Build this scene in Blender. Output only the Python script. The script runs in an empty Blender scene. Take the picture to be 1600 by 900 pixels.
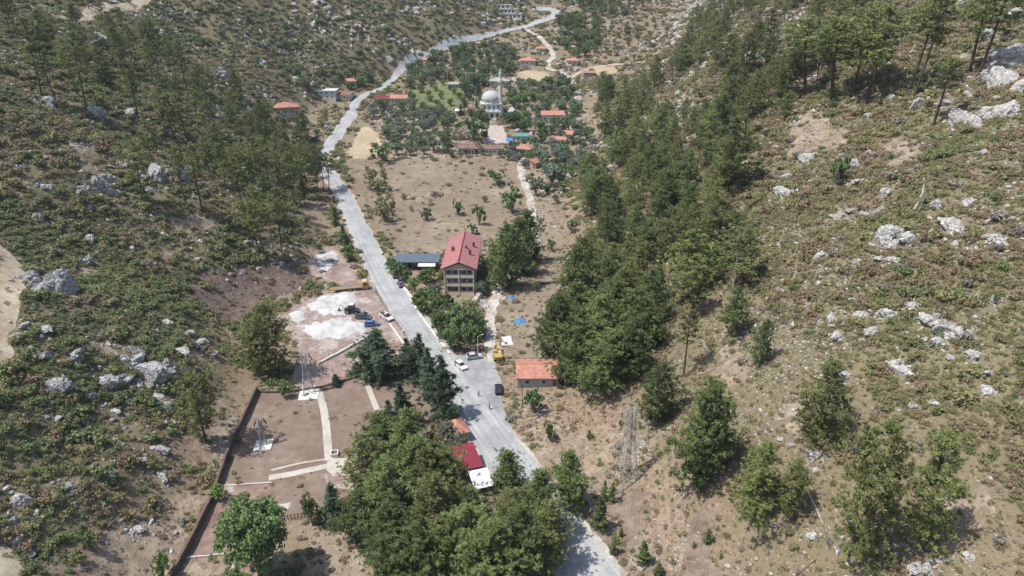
import bpy, bmesh, math, random
import numpy as np
from mathutils import Vector, Matrix
from mathutils.geometry import delaunay_2d_cdt

R = math.radians
scene = bpy.context.scene
COL = scene.collection

# ------------------------------------------------------------ camera
CAM_H = 90.0
PITCH = 24.0
FPX = 1067.0                       # focal length in photograph pixels (1600 wide)
cam_d = bpy.data.cameras.new('camera')
cam_d.sensor_width = 36.0
cam_d.lens = 36.0 * FPX / 1600.0
cam_d.clip_start = 1.0
cam_d.clip_end = 8000.0
cam = bpy.data.objects.new('camera', cam_d)
COL.objects.link(cam)
cam.location = (0, 0, CAM_H)
cam.rotation_euler = (R(90 - PITCH), 0, 0)
scene.camera = cam

# ------------------------------------------------------------ sky and sun
SUN_EL, SUN_AZ = 63.0, -106.0       # azimuth from +y (ahead) towards +x; sun stands to the left and ahead
world = bpy.data.worlds.new('World')
scene.world = world
world.use_nodes = True
wn = world.node_tree.nodes
wl = world.node_tree.links
sky = wn.new('ShaderNodeTexSky')
sky.sky_type = 'NISHITA'
sky.sun_disc = False
sky.sun_elevation = R(SUN_EL)
sky.sun_rotation = R(SUN_AZ)
sky.air_density = 1.0
sky.dust_density = 1.5
wn['Background'].inputs['Strength'].default_value = 0.15
wl.new(sky.outputs['Color'], wn['Background'].inputs['Color'])
sun_d = bpy.data.lights.new('sun', 'SUN')
sun_d.energy = 4.6
sun_d.angle = R(0.53)
sun_d.color = (1.0, 0.955, 0.88)
sun = bpy.data.objects.new('sun', sun_d)
COL.objects.link(sun)
sdir = Vector((math.sin(R(SUN_AZ)) * math.cos(R(SUN_EL)), math.cos(R(SUN_AZ)) * math.cos(R(SUN_EL)), math.sin(R(SUN_EL))))
sun.rotation_euler = (-sdir).to_track_quat('-Z', 'Y').to_euler()
sun.location = (-120, 80, 260)
scene.view_settings.view_transform = 'Standard'
scene.view_settings.look = 'None'
scene.view_settings.exposure = 0.25
scene.view_settings.gamma = 1.0
scene.view_settings.use_curve_mapping = False
scene.cycles.use_denoising = True
scene.cycles.max_bounces = 5
scene.cycles.diffuse_bounces = 3
scene.cycles.transparent_max_bounces = 4
scene.cycles.use_adaptive_sampling = True
scene.cycles.adaptive_threshold = 0.02

# ------------------------------------------------------------ noise and terrain height
def hash2(ix, iy, s):
    n = (ix * 374761393 + iy * 668265263 + s * 974634777) & 0xffffffff
    n = ((n ^ (n >> 13)) * 1274126177) & 0xffffffff
    return ((n ^ (n >> 16)) & 0xffff) / 65535.0

def vnoise(x, y, scale, seed=0):
    x = np.asarray(x, float) / scale; y = np.asarray(y, float) / scale
    ix = np.floor(x).astype(np.int64); iy = np.floor(y).astype(np.int64)
    fx = x - ix; fy = y - iy
    fx = fx * fx * (3 - 2 * fx); fy = fy * fy * (3 - 2 * fy)
    a = hash2(ix, iy, seed); b = hash2(ix + 1, iy, seed); c = hash2(ix, iy + 1, seed); d = hash2(ix + 1, iy + 1, seed)
    return (a + (b - a) * fx) * (1 - fy) + (c + (d - c) * fx) * fy

def smooth01(t):
    t = np.clip(t, 0, 1)
    return t * t * (3 - 2 * t)

ZF = ([-200, 0, 60, 150, 230, 300, 366, 406, 460, 514, 550, 620, 680, 780, 950, 1500, 2600, 4000],
      [-9, -4, -1.5, 0, 1, 4, 10, 17, 26, 36, 46, 67, 84, 112, 160, 300, 480, 520])
XL = ([-200, 0, 60, 84, 138, 165, 190, 215, 260, 330, 385, 430, 470, 505, 545, 590, 620, 680, 800, 1000, 4000],
      [-60, -60, -60, -60, -63, -76, -84, -66, -76, -104, -122, -120, -100, -72, -38, -4, 20, 45, 60, 70, 70])
XR = ([-200, 0, 40, 85, 110, 140, 165, 195, 240, 293, 345, 400, 484, 577, 640, 800, 4000],
      [58, 46, 34, 25, 20, 15, 15, 18, 21, 25, 34, 46, 76, 122, 160, 200, 220])

def lut(tab):
    ys = np.arange(-300, 4200, 4.0)
    v = np.interp(ys, tab[0], tab[1])
    k = np.hanning(13); k /= k.sum()
    v = np.convolve(np.pad(v, 6, mode='edge'), k, mode='valid')
    return ys, v
ZF_, XL_, XR_ = lut(ZF), lut(XL), lut(XR)

def floor_z(y): return np.interp(y, *ZF_)

def side_rise(x, y):
    k = 5.0
    dl = np.interp(y, *XL_) - x
    dr = x - np.interp(y, *XR_)
    sl = 0.5 * (dl + np.sqrt(dl * dl + k * k)) - 0.5 * (np.sqrt(900 + k * k) - 30)
    sr = 0.5 * (dr + np.sqrt(dr * dr + k * k)) - 0.5 * (np.sqrt(900 + k * k) - 30)
    sl = np.maximum(sl, 0); sr = np.maximum(sr, 0)
    S = 330.0
    # a gentler first apron on the right where the village lane runs
    return S * (1 - np.exp(-0.70 * sl / S)), S * (1 - np.exp(-0.69 * sr / S))

def cap(h): return np.where(h > 150, 150 + 110 * (1 - np.exp(-np.maximum(h - 150, 0) / 110)), h)
def h0(x, y):
    x = np.asarray(x, float); y = np.asarray(y, float)
    l, r = side_rise(x, y)
    return cap(floor_z(y) + l + r)

def hgt(x, y):
    x = np.asarray(x, float); y = np.asarray(y, float)
    l, r = side_rise(x, y)
    s = l + r
    m = smooth01((s - 1.0) / 9.0)
    n = (vnoise(x, y, 46, 1) - .5) * 7 + (vnoise(x, y, 19, 2) - .5) * 3.2 + (vnoise(x, y, 7.3, 3) - .5) * 1.5 + (vnoise(x, y, 3.1, 4) - .5) * .7
    far = smooth01((y - 360) / 200)
    n = n * (1 + .8 * far)
    return cap(floor_z(y) + s + n * m)

# ------------------------------------------------------------ photograph pixel -> point on the terrain
CP, SP = math.cos(R(PITCH)), math.sin(R(PITCH))
def ray(u, v):
    a = (u - 800.0) / FPX; b = -(v - 450.0) / FPX
    return np.array([a, CP + b * SP, -SP + b * CP])
_T = np.concatenate([np.arange(40, 400, .5), np.arange(400, 1500, 1.0)])
def P(u, v, fn=hgt):
    d = ray(u, v)
    x = d[0] * _T; y = d[1] * _T; z = CAM_H + d[2] * _T
    below = z < fn(x, y)
    i = int(np.argmax(below)) if below.any() else len(_T) - 1
    i = max(i, 1)
    lo, hi = _T[i - 1], _T[i]
    for _ in range(12):
        m = .5 * (lo + hi)
        if CAM_H + d[2] * m < fn(d[0] * m, d[1] * m): hi = m
        else: lo = m
    p = d * hi
    return Vector((float(p[0]), float(p[1]), float(CAM_H + p[2])))
def G(x, y): return float(hgt(x, y))
def proj(p):
    x, y, z = p[0], p[1], p[2] - CAM_H
    dep = y * CP - z * SP
    up = y * SP + z * CP
    return 800 + FPX * x / dep, 450 - FPX * up / dep
def height_to(p, vtop):
    """height of an upright thing standing at p whose top shows at photograph row vtop"""
    b = -(vtop - 450.0) / FPX
    y = p[1]
    # (y*SP+z*CP) = b*(y*CP - z*SP)
    z = y * (b * CP - SP) / (CP + b * SP)
    return max(0.5, z + CAM_H - p[2])

# ------------------------------------------------------------ object helpers
def tag(o, label=None, cat=None, group=None, kind=None):
    if label: o['label'] = label
    if cat: o['category'] = cat
    if group: o['group'] = group
    if kind: o['kind'] = kind
    return o
def empty(name, loc, rz=0, label=None, cat=None, group=None):
    o = bpy.data.objects.new(name, None)
    o.empty_display_size = .5
    COL.objects.link(o)
    o.location = loc; o.rotation_euler = (0, 0, rz)
    tag(o, label, cat, group)
    return o
def link(name, me, parent=None, mat=None, loc=None, rot=None):
    o = bpy.data.objects.new(name, me)
    if mat is not None and len(me.materials) == 0: me.materials.append(mat)
    COL.objects.link(o)
    if parent is not None: o.parent = parent
    if loc is not None: o.location = loc
    if rot is not None: o.rotation_euler = rot
    return o
def mesh_np(name, verts, faces, smooth=False, attrs=None):
    """verts (N,3); faces (M,k) array of one size"""
    verts = np.asarray(verts, np.float32); faces = np.asarray(faces, np.int32)
    me = bpy.data.meshes.new(name)
    me.vertices.add(len(verts)); me.vertices.foreach_set('co', verts.ravel())
    k = faces.shape[1]
    me.loops.add(faces.size); me.loops.foreach_set('vertex_index', faces.ravel())
    me.polygons.add(len(faces))
    me.polygons.foreach_set('loop_start', np.arange(0, faces.size, k, dtype=np.int32))
    me.polygons.foreach_set('loop_total', np.full(len(faces), k, np.int32))
    if smooth: me.polygons.foreach_set('use_smooth', np.ones(len(faces), bool))
    for an, (dom, arr) in (attrs or {}).items():
        a = me.attributes.new(an, 'FLOAT', dom)
        a.data.foreach_set('value', np.asarray(arr, np.float32))
    me.update(calc_edges=True)
    return me

class MB:
    """collects simple solids; build() links them as one mesh object"""
    def __init__(s): s.v = []; s.f = []
    def add(s, vs, fs):
        n = len(s.v); s.v += [tuple(v) for v in vs]; s.f += [tuple(i + n for i in f) for f in fs]; return s
    def box(s, x0, x1, y0, y1, z0, z1):
        return s.add([(x0,y0,z0),(x1,y0,z0),(x1,y1,z0),(x0,y1,z0),(x0,y0,z1),(x1,y0,z1),(x1,y1,z1),(x0,y1,z1)],
                     [(0,3,2,1),(4,5,6,7),(0,1,5,4),(1,2,6,5),(2,3,7,6),(3,0,4,7)])
    def prism(s, outline, z0, z1):
        n = len(outline)
        vs = [(x, y, z0) for x, y in outline] + [(x, y, z1) for x, y in outline]
        return s.add(vs, [tuple(range(n - 1, -1, -1)), tuple(range(n, 2 * n))] + [(i, (i + 1) % n, n + (i + 1) % n, n + i) for i in range(n)])
    def side_prism(s, outline, y0, y1):
        """outline in x,z extruded along y"""
        n = len(outline)
        vs = [(x, y0, z) for x, z in outline] + [(x, y1, z) for x, z in outline]
        return s.add(vs, [tuple(range(n)), tuple(range(2 * n - 1, n - 1, -1))] + [((i + 1) % n, i, n + i, n + (i + 1) % n) for i in range(n)])
    def tube(s, pts, rad, n=6, caps=True):
        pts = [Vector(p) for p in pts]
        if not hasattr(rad, '__len__'): rad = [rad] * len(pts)
        base = len(s.v)
        for i, p in enumerate(pts):
            d = (pts[min(i + 1, len(pts) - 1)] - pts[max(i - 1, 0)]).normalized()
            a = d.orthogonal().normalized() if abs(d.z) < .95 else Vector((1, 0, 0)); a = (a - d * a.dot(d)).normalized(); b = d.cross(a)
            for k in range(n):
                t = 2 * math.pi * k / n
                s.v.append(tuple(p + (a * math.cos(t) + b * math.sin(t)) * rad[i]))
        for i in range(len(pts) - 1):
            for k in range(n):
                s.f.append((base + i * n + k, base + i * n + (k + 1) % n, base + (i + 1) * n + (k + 1) % n, base + (i + 1) * n + k))
        if caps:
            s.f.append(tuple(base + k for k in range(n - 1, -1, -1)))
            e = base + (len(pts) - 1) * n
            s.f.append(tuple(e + k for k in range(n)))
        return s
    def lathe(s, prof, n=16, cx=0, cy=0):
        base = len(s.v)
        for r, z in prof:
            for k in range(n):
                t = 2 * math.pi * k / n
                s.v.append((cx + r * math.cos(t), cy + r * math.sin(t), z))
        for i in range(len(prof) - 1):
            for k in range(n):
                s.f.append((base + i*n + k, base + i*n + (k+1) % n, base + (i+1)*n + (k+1) % n, base + (i+1)*n + k))
        s.f.append(tuple(base + k for k in range(n - 1, -1, -1)))
        e = base + (len(prof) - 1) * n
        s.f.append(tuple(e + k for k in range(n)))
        return s
    def mesh(s, name, bevel=0, smooth=False):
        me = bpy.data.meshes.new(name)
        me.from_pydata(s.v, [], s.f)
        bm = bmesh.new(); bm.from_mesh(me)
        bmesh.ops.recalc_face_normals(bm, faces=bm.faces)
        if bevel:
            bmesh.ops.bevel(bm, geom=list(bm.edges), offset=bevel, segments=1, affect='EDGES', clamp_overlap=True)
        if smooth:
            for f in bm.faces: f.smooth = True
        bm.to_mesh(me); bm.free()
        return me
    def build(s, name, mat, parent=None, bevel=0, smooth=False, loc=None, rot=None):
        return link(name, s.mesh(name, bevel, smooth), parent, mat, loc, rot)
def copy_tree(o, parent=None):
    c = o.copy(); COL.objects.link(c); c.parent = parent
    for ch in o.children: copy_tree(ch, c)
    return c

# ------------------------------------------------------------ materials
def new_mat(name):
    m = bpy.data.materials.new(name); m.use_nodes = True
    nt = m.node_tree
    return m, nt.nodes, nt.links, nt.nodes['Principled BSDF']
def mat(name, col, rough=.8, var=.18, scale=1.5, metal=0.0, bump=.0, spec=.3, col2=None, detail=4):
    """plain procedural material: base colour varied by two noises in object space, optional relief"""
    m, n, l, b = new_mat(name)
    tc = n.new('ShaderNodeTexCoord'); nz = n.new('ShaderNodeTexNoise')
    nz.inputs['Scale'].default_value = scale; nz.inputs['Detail'].default_value = detail; nz.inputs['Roughness'].default_value = .65
    l.new(tc.outputs['Object'], nz.inputs['Vector'])
    ramp = n.new('ShaderNodeMapRange')
    ramp.inputs['From Min'].default_value = .3; ramp.inputs['From Max'].default_value = .7
    l.new(nz.outputs['Fac'], ramp.inputs['Value'])
    mx = n.new('ShaderNodeMix'); mx.data_type = 'RGBA'
    c2 = col2 or tuple(min(1, c * (1 + var)) for c in col)
    c1 = col if col2 else tuple(c * (1 - var) for c in col)
    mx.inputs['A'].default_value = (*c1, 1); mx.inputs['B'].default_value = (*c2, 1)
    l.new(ramp.outputs['Result'], mx.inputs['Factor'])
    l.new(mx.outputs['Result'], b.inputs['Base Color'])
    b.inputs['Roughness'].default_value = rough; b.inputs['Metallic'].default_value = metal
    b.inputs['Specular IOR Level'].default_value = spec
    if bump:
        bp = n.new('ShaderNodeBump'); bp.inputs['Strength'].default_value = bump; bp.inputs['Distance'].default_value = .1
        l.new(nz.outputs['Fac'], bp.inputs['Height']); l.new(bp.outputs['Normal'], b.inputs['Normal'])
    return m

def ground_mat(name, stops, rough=.95, s1=11, s2=1.6, s3=.35, bump=.5, attr=None, w=(.45, .35, .2)):
    """soil and paving: three sizes of noise in world metres drive a colour ramp"""
    m, n, l, b = new_mat(name)
    ge = n.new('ShaderNodeNewGeometry')
    outs = []
    for s, d in ((s1, 3), (s2, 3), (s3, 2)):
        nz = n.new('ShaderNodeTexNoise'); nz.inputs['Scale'].default_value = 1.0 / s
        nz.inputs['Detail'].default_value = d; nz.inputs['Roughness'].default_value = .6
        l.new(ge.outputs['Position'], nz.inputs['Vector']); outs.append(nz.outputs['Fac'])
    def mul(o, k):
        q = n.new('ShaderNodeMath'); q.operation = 'MULTIPLY'; q.inputs[1].default_value = k; l.new(o, q.inputs[0]); return q.outputs[0]
    def add(a, c):
        q = n.new('ShaderNodeMath'); q.operation = 'ADD'; l.new(a, q.inputs[0]); l.new(c, q.inputs[1]); return q.outputs[0]
    f = add(add(mul(outs[0], w[0]), mul(outs[1], w[1])), mul(outs[2], w[2]))
    cr = n.new('ShaderNodeValToRGB')
    els = cr.color_ramp.elements
    while len(els) < len(stops): els.new(.5)
    for e, (p, c) in zip(els, stops): e.position = p; e.color = (*c, 1)
    l.new(f, cr.inputs['Fac'])
    out = cr.outputs['Color']
    l.new(out, b.inputs['Base Color'])
    b.inputs['Roughness'].default_value = rough; b.inputs['Specular IOR Level'].default_value = .2
    if bump:
        bp = n.new('ShaderNodeBump'); bp.inputs['Strength'].default_value = bump; bp.inputs['Distance'].default_value = .25
        l.new(add(mul(outs[1], .5), mul(outs[2], .5)), bp.inputs['Height']); l.new(bp.outputs['Normal'], b.inputs['Normal'])
    m['ramp'] = cr.name
    return m
# ------------------------------------------------------------ the ground
# dirt tones: pale dust, tan, brown, red
PALE, TAN, BROWN, RED = (.35, .28, .215), (.255, .193, .14), (.168, .122, .090), (.21, .13, .10)
def terrain_material():
    m, n, l, b = new_mat('hillside_soil')
    ge = n.new('ShaderNodeNewGeometry')
    def noise(s, d=3, r=.6):
        nz = n.new('ShaderNodeTexNoise'); nz.inputs['Scale'].default_value = 1.0 / s
        nz.inputs['Detail'].default_value = d; nz.inputs['Roughness'].default_value = r
        l.new(ge.outputs['Position'], nz.inputs['Vector']); return nz.outputs['Fac']
    def rng(o, a, c):
        q = n.new('ShaderNodeMapRange'); q.inputs['From Min'].default_value = a; q.inputs['From Max'].default_value = c
        q.interpolation_type = 'SMOOTHSTEP'; l.new(o, q.inputs['Value']); return q.outputs['Result']
    def mix(f, a, c):
        q = n.new('ShaderNodeMix'); q.data_type = 'RGBA'
        l.new(f, q.inputs['Factor'])
        for k, s in (('A', a), ('B', c)):
            if isinstance(s, tuple): q.inputs[k].default_value = (*s, 1)
            else: l.new(s, q.inputs[k])
        return q.outputs['Result']
    at = n.new('ShaderNodeAttribute'); at.attribute_name = 'green'
    big, mid, fine, tiny = noise(23), noise(5.5), noise(1.3), noise(.35, 2)
    c = mix(rng(mid, .38, .64), TAN, PALE)
    c = mix(rng(big, .45, .62), c, (.27, .19, .14))
    c = mix(rng(fine, .42, .66), c, BROWN)
    g = mix(rng(fine, .35, .65), (.130, .120, .064), (.190, .158, .098))
    c = mix(at.outputs['Fac'], c, g)
    c = mix(rng(tiny, .62, .72), c, (.44, .40, .34))
    l.new(c, b.inputs['Base Color'])
    b.inputs['Roughness'].default_value = .95; b.inputs['Specular IOR Level'].default_value = .15
    bp = n.new('ShaderNodeBump'); bp.inputs['Strength'].default_value = .8; bp.inputs['Distance'].default_value = .4
    l.new(fine, bp.inputs['Height']); l.new(bp.outputs['Normal'], b.inputs['Normal'])
    return m

def smooth_line(pts, n=10):
    """Catmull-Rom through world points"""
    out = []
    q = [Vector(p) for p in pts]
    q = [q[0] * 2 - q[1]] + q + [q[-1] * 2 - q[-2]]
    for i in range(1, len(q) - 2):
        for k in range(n):
            t = k / n
            a, b, c, d = q[i-1], q[i], q[i+1], q[i+2]
            out.append(.5 * ((2*b) + (c-a)*t + (2*a-5*b+4*c-d)*t*t + (3*b-a-3*c+d)*t*t*t))
    out.append(q[-2])
    return out

def in_poly(x, y, poly):
    x = np.asarray(x); y = np.asarray(y)
    r = np.zeros(x.shape, bool)
    n = len(poly)
    for i in range(n):
        x0, y0 = poly[i]; x1, y1 = poly[(i + 1) % n]
        if y0 == y1: continue
        c = ((y0 > y) != (y1 > y)) & (x < (x1 - x0) * (y - y0) / (y1 - y0) + x0)
        r ^= c
    return r

SHEETS = []       # (name, world outline, lift, material, metadata)
def ragged(poly, step, amp, seed):
    rng = random.Random(seed); out = []
    n = len(poly)
    for i in range(n):
        a = Vector(poly[i]); b = Vector(poly[(i + 1) % n]); L = (b - a).length
        k = max(1, int(L / step))
        for j in range(k):
            p = a.lerp(b, j / k)
            d = (b - a).normalized() if L > 0 else Vector((1, 0))
            nrm = Vector((-d.y, d.x))
            w = (float(vnoise(p.x, p.y, step * 2.2, seed)) - .5) * 2 * amp + rng.uniform(-.25, .25) * amp
            out.append((p.x + nrm.x * w, p.y + nrm.y * w))
    return out
def zone(name, pix, lift, mt, rag=.7, step=1.5, label=None, cell=2.0):
    poly = [(p.x, p.y) for p in (P(u, v) for u, v in pix)]
    poly = ragged(poly, step, rag, len(SHEETS) + 3)
    SHEETS.append(dict(name=name, poly=poly, lift=lift, mat=mt, cell=cell))
def ribbon(name, pix, width, lift, mt, n=10, rag=.35, cell=2.0):
    pts = smooth_line([P(u, v) for u, v in pix], n)
    wid = width if hasattr(width, '__len__') else [width] * len(pix)
    L, Rr = [], []
    m = len(pts)
    for i, p in enumerate(pts):
        d = pts[min(i + 1, m - 1)] - pts[max(i - 1, 0)]; d.z = 0; d.normalize()
        nr = Vector((-d.y, d.x, 0))
        w = np.interp(i / (m - 1) * (len(wid) - 1), range(len(wid)), wid) / 2
        wl = w + (float(vnoise(p.x, p.y, 3.0, 5)) - .5) * 2 * rag; wr = w + (float(vnoise(p.x, p.y, 3.0, 6)) - .5) * 2 * rag
        L.append((p.x + nr.x * wl, p.y + nr.y * wl)); Rr.append((p.x - nr.x * wr, p.y - nr.y * wr))
    SHEETS.append(dict(name=name, poly=Rr + L[::-1], lift=lift, mat=mt, cell=cell, line=[(p.x, p.y) for p in pts], wid=max(wid)))
    return pts

# --- materials of the sheets
def road_material():
    m, n, l, b = new_mat('worn_asphalt')
    at = n.new('ShaderNodeAttribute'); at.attribute_name = 'across'; al = n.new('ShaderNodeAttribute'); al.attribute_name = 'along'
    cx = n.new('ShaderNodeCombineXYZ')
    def mul(o, k):
        q = n.new('ShaderNodeMath'); q.operation = 'MULTIPLY'; q.inputs[1].default_value = k; l.new(o, q.inputs[0]); return q.outputs[0]
    l.new(mul(at.outputs['Fac'], 1.1), cx.inputs['X']); l.new(mul(al.outputs['Fac'], .022), cx.inputs['Y'])
    def noise(vec, s, d=4, r=.6):
        q = n.new('ShaderNodeTexNoise'); q.inputs['Scale'].default_value = s; q.inputs['Detail'].default_value = d; q.inputs['Roughness'].default_value = r; l.new(vec, q.inputs['Vector']); return q.outputs['Fac']
    ge = n.new('ShaderNodeNewGeometry')
    st = noise(cx.outputs[0], 1.0); pa = noise(ge.outputs['Position'], .16, 3); fi = noise(ge.outputs['Position'], 2.2, 3)
    def ramp(f, stops):
        c = n.new('ShaderNodeValToRGB'); e = c.color_ramp.elements
        while len(e) < len(stops): e.new(.5)
        for x, (p, col) in zip(e, stops): x.position = p; x.color = (*col, 1)
        l.new(f, c.inputs['Fac']); return c.outputs['Color']
    c1 = ramp(st, [(.30, (.27, .275, .28)), (.47, (.335, .34, .345)), (.66, (.40, .40, .395))])
    c2 = ramp(pa, [(.36, (.80, .81, .82)), (.55, (1, 1, 1)), (.66, (1.05, 1.045, 1.04))])
    c3 = ramp(fi, [(.35, (.86, .86, .86)), (.65, (1.1, 1.1, 1.1))])
    def mulc(a, c):
        q = n.new('ShaderNodeMix'); q.data_type = 'RGBA'; q.blend_type = 'MULTIPLY'; q.inputs['Factor'].default_value = 1; l.new(a, q.inputs['A']); l.new(c, q.inputs['B']); return q.outputs['Result']
    l.new(mulc(mulc(c1, c2), c3), b.inputs['Base Color'])
    b.inputs['Roughness'].default_value = .85; b.inputs['Specular IOR Level'].default_value = .25
    return m
M_ASPH = road_material()
M_APRON = ground_mat('patched_asphalt', [(.36, (.19, .195, .2)), (.5, (.27, .27, .275)), (.64, (.37, .365, .36))], rough=.85, s1=7, s2=1.6, s3=.3, bump=.15)
M_SHOULDER = ground_mat('gravel_shoulder', [(.36, (.25, .22, .185)), (.48, (.36, .335, .30)), (.62, (.50, .48, .455))], s1=6, s2=1.2, s3=.3)
M_LANE = ground_mat('pale_rubble', [(.36, (.25, .205, .17)), (.48, (.36, .32, .275)), (.6, (.52, .49, .45))], s1=6, s2=1.1, s3=.35)
M_TRACK = ground_mat('dusty_track', [(.36, (.26, .20, .13)), (.48, (.36, .295, .21)), (.62, (.47, .415, .335))], s1=6, s2=1.3, s3=.35)
M_PLOT = ground_mat('plot_soil', [(.36, (.125, .088, .07)), (.46, (.18, .132, .105)), (.56, (.215, .165, .132)), (.66, (.29, .235, .195))], s1=9, s2=2.0, s3=.4, bump=.3)
M_REDSOIL = ground_mat('red_soil', [(.36, (.155, .095, .08)), (.48, (.215, .145, .12)), (.6, (.28, .205, .175))], s1=6, s2=1.4, s3=.4, bump=.4)
M_CUT = ground_mat('cut_earth', [(.36, (.085, .06, .052)), (.48, (.14, .10, .086)), (.62, (.20, .15, .125))], s1=4, s2=1.0, s3=.4, bump=1.0)
M_YARD = ground_mat('yard_soil', [(.36, (.17, .115, .10)), (.48, (.25, .185, .162)), (.62, (.37, .31, .28))], s1=7, s2=1.8, s3=.4)
M_GRAVEL = ground_mat('white_gravel', [(.36, (.28, .26, .245)), (.47, (.43, .425, .415)), (.58, (.53, .53, .525))], s1=5, s2=1.3, s3=.3, bump=.6)
M_CONC = ground_mat('concrete_path', [(.36, (.33, .295, .245)), (.5, (.43, .395, .345)), (.64, (.52, .49, .45))], s1=5, s2=1.2, s3=.3, bump=.15)
M_FIELD = ground_mat('dry_field', [(.34, (.135, .106, .076)), (.45, (.195, .156, .114)), (.55, (.24, .196, .145)), (.66, (.32, .275, .205))], s1=19, s2=2.4, s3=.5, bump=1.0)
M_BARE = ground_mat('bare_earth', [(.36, (.125, .092, .072)), (.47, (.19, .145, .115)), (.6, (.27, .215, .17))], s1=7, s2=1.6, s3=.4, bump=.8)
M_BAREP = ground_mat('bare_slope', [(.36, (.15, .112, .08)), (.47, (.225, .175, .13)), (.6, (.32, .265, .205))], s1=6, s2=1.5, s3=.4, bump=1.0)
M_DUST = ground_mat('dusty_gravel', [(.38, (.19, .135, .118)), (.49, (.27, .21, .19)), (.60, (.44, .41, .39))], s1=4.5, s2=1.2, s3=.3, bump=.5)
M_STUBBLE = ground_mat('straw_field', [(.36, (.26, .20, .125)), (.48, (.345, .28, .185)), (.62, (.43, .365, .26))], s1=9, s2=2.0, s3=.5)
M_ORCH = ground_mat('orchard_soil', [(.36, (.17, .13, .095)), (.48, (.25, .195, .145)), (.62, (.34, .28, .21))], s1=9, s2=2.2, s3=.6)
M_MEADOW = ground_mat('green_plot', [(.36, (.09, .105, .045)), (.5, (.13, .15, .065)), (.64, (.19, .19, .10))], s1=8, s2=1.8, s3=.5)
M_SQUARE = ground_mat('pale_square', [(.36, (.30, .245, .21)), (.5, (.385, .335, .30)), (.64, (.47, .43, .395))], s1=6, s2=1.5, s3=.4)

# --- outlines traced on the photograph, laid on the terrain
zone('field', [(535,252),(600,250),(700,246),(790,250),(812,262),(815,300),(822,330),(800,360),(770,392),(700,394),(618,392),(598,370),(572,310),(545,275)], .03, M_FIELD, rag=1.2)
zone('straw_field', [(562,200),(576,198),(590,206),(596,222),(588,247),(548,248),(543,238)], .05, M_STUBBLE, rag=.8)
zone('orchard_soil', [(578,172),(640,170),(715,180),(700,246),(610,248),(596,210)], .04, M_ORCH, rag=1.2, cell=3)
zone('green_plot', [(640,142),(700,132),(730,138),(728,168),(690,170),(640,166)], .05, M_MEADOW, rag=1.2, cell=3)
zone('straw_terrace', [(800,118),(820,111),(852,112),(860,120),(842,128),(820,138),(802,136)], .05, M_STUBBLE, rag=1, cell=3)
zone('straw_terrace', [(925,108),(960,103),(965,115),(930,120)], .05, M_STUBBLE, rag=1, cell=3)
zone('mosque_square', [(762,196),(785,196),(792,212),(795,224),(760,224),(762,210)], .05, M_SQUARE, rag=.5, cell=3)
zone('dry_slope', [(822,262),(850,250),(880,262),(878,320),(900,400),(895,440),(850,450),(838,400),(838,340)], .03, M_FIELD, rag=1.5)
zone('dry_lot', [(785,450),(850,440),(905,436),(880,480),(850,540),(850,560),(805,565),(790,545),(782,500)], .03, M_FIELD, rag=1)
zone('building_plot', [(402,612),(470,612),(560,588),(640,572),(690,640),(690,720),(640,790),(560,810),(470,812),(420,800),(352,800),(312,850),(288,905),(262,960),(262,980),(300,900),(345,760)][:13] + [(285,905),(330,790),(372,690)], .04, M_PLOT, rag=.3, step=2)
zone('red_terrace', [(352,762),(420,752),(430,790),(420,845),(300,872),(318,830),(338,785)], .07, M_REDSOIL, rag=.5)
zone('works_yard', [(420,500),(455,478),(500,458),(560,436),(578,420),(590,445),(618,500),(648,545),(600,560),(545,585),(480,612),(455,600),(470,560),(455,520)], .05, M_YARD, rag=.8)
zone('works_yard', [(492,390),(520,385),(540,400),(566,430),(540,452),(510,440),(480,425)], .045, M_YARD, rag=.9)
zone('cut_bank', [(310,430),(400,412),(470,402),(495,430),(470,452),(420,470),(380,500),(330,490),(300,462)], .04, M_CUT, rag=1.2)
zone('dusty_gravel', [(448,492),(480,470),(510,455),(556,450),(580,470),(584,500),(580,528),(530,540),(500,552),(478,545),(462,520)], .075, M_DUST, rag=1.6, step=1.2)
zone('dusty_gravel', [(352,752),(364,756),(366,770),(350,768)], .085, M_DUST, rag=.5, step=.8)
zone('dusty_gravel', [(500,742),(545,738),(560,752),(552,770),(515,760)], .085, M_DUST, rag=.9, step=1)
zone('dusty_gravel', [(432,788),(455,784),(450,794),(430,797)], .085, M_DUST, rag=.6, step=1)
zone('gravel_patch', [(482,478),(505,464),(545,455),(556,470),(548,490),(500,492)], .09, M_GRAVEL, rag=1.4, step=.7, cell=.9)
zone('gravel_patch', [(470,515),(490,505),(540,498),(572,505),(570,522),(520,528),(490,528)], .09, M_GRAVEL, rag=1.4, step=.7, cell=.9)
zone('gravel_patch', [(452,492),(470,485),(478,500),(462,506)], .09, M_GRAVEL, rag=.8, step=1)
zone('gravel_patch', [(495,400),(520,390),(530,398),(520,412),(505,432),(498,420)], .09, M_GRAVEL, rag=.8, step=1)
zone('gravel_patch', [(496,545),(520,530),(527,540),(508,550)], .09, M_LANE, rag=.6, step=1)
zone('rubble_ground', [(480,822),(560,808),(610,850),(600,905),(470,905)], .05, M_ORCH, rag=1)
zone('bare_strip', [(905,760),(960,740),(1000,770),(1030,860),(1040,960),(960,960),(930,890),(880,800)], .03, M_BARE, rag=2.6, step=2)
zone('bare_strip', [(1060,800),(1120,790),(1130,840),(1140,940),(1080,960),(1050,860)], .03, M_BARE, rag=2.6, step=2)
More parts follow.
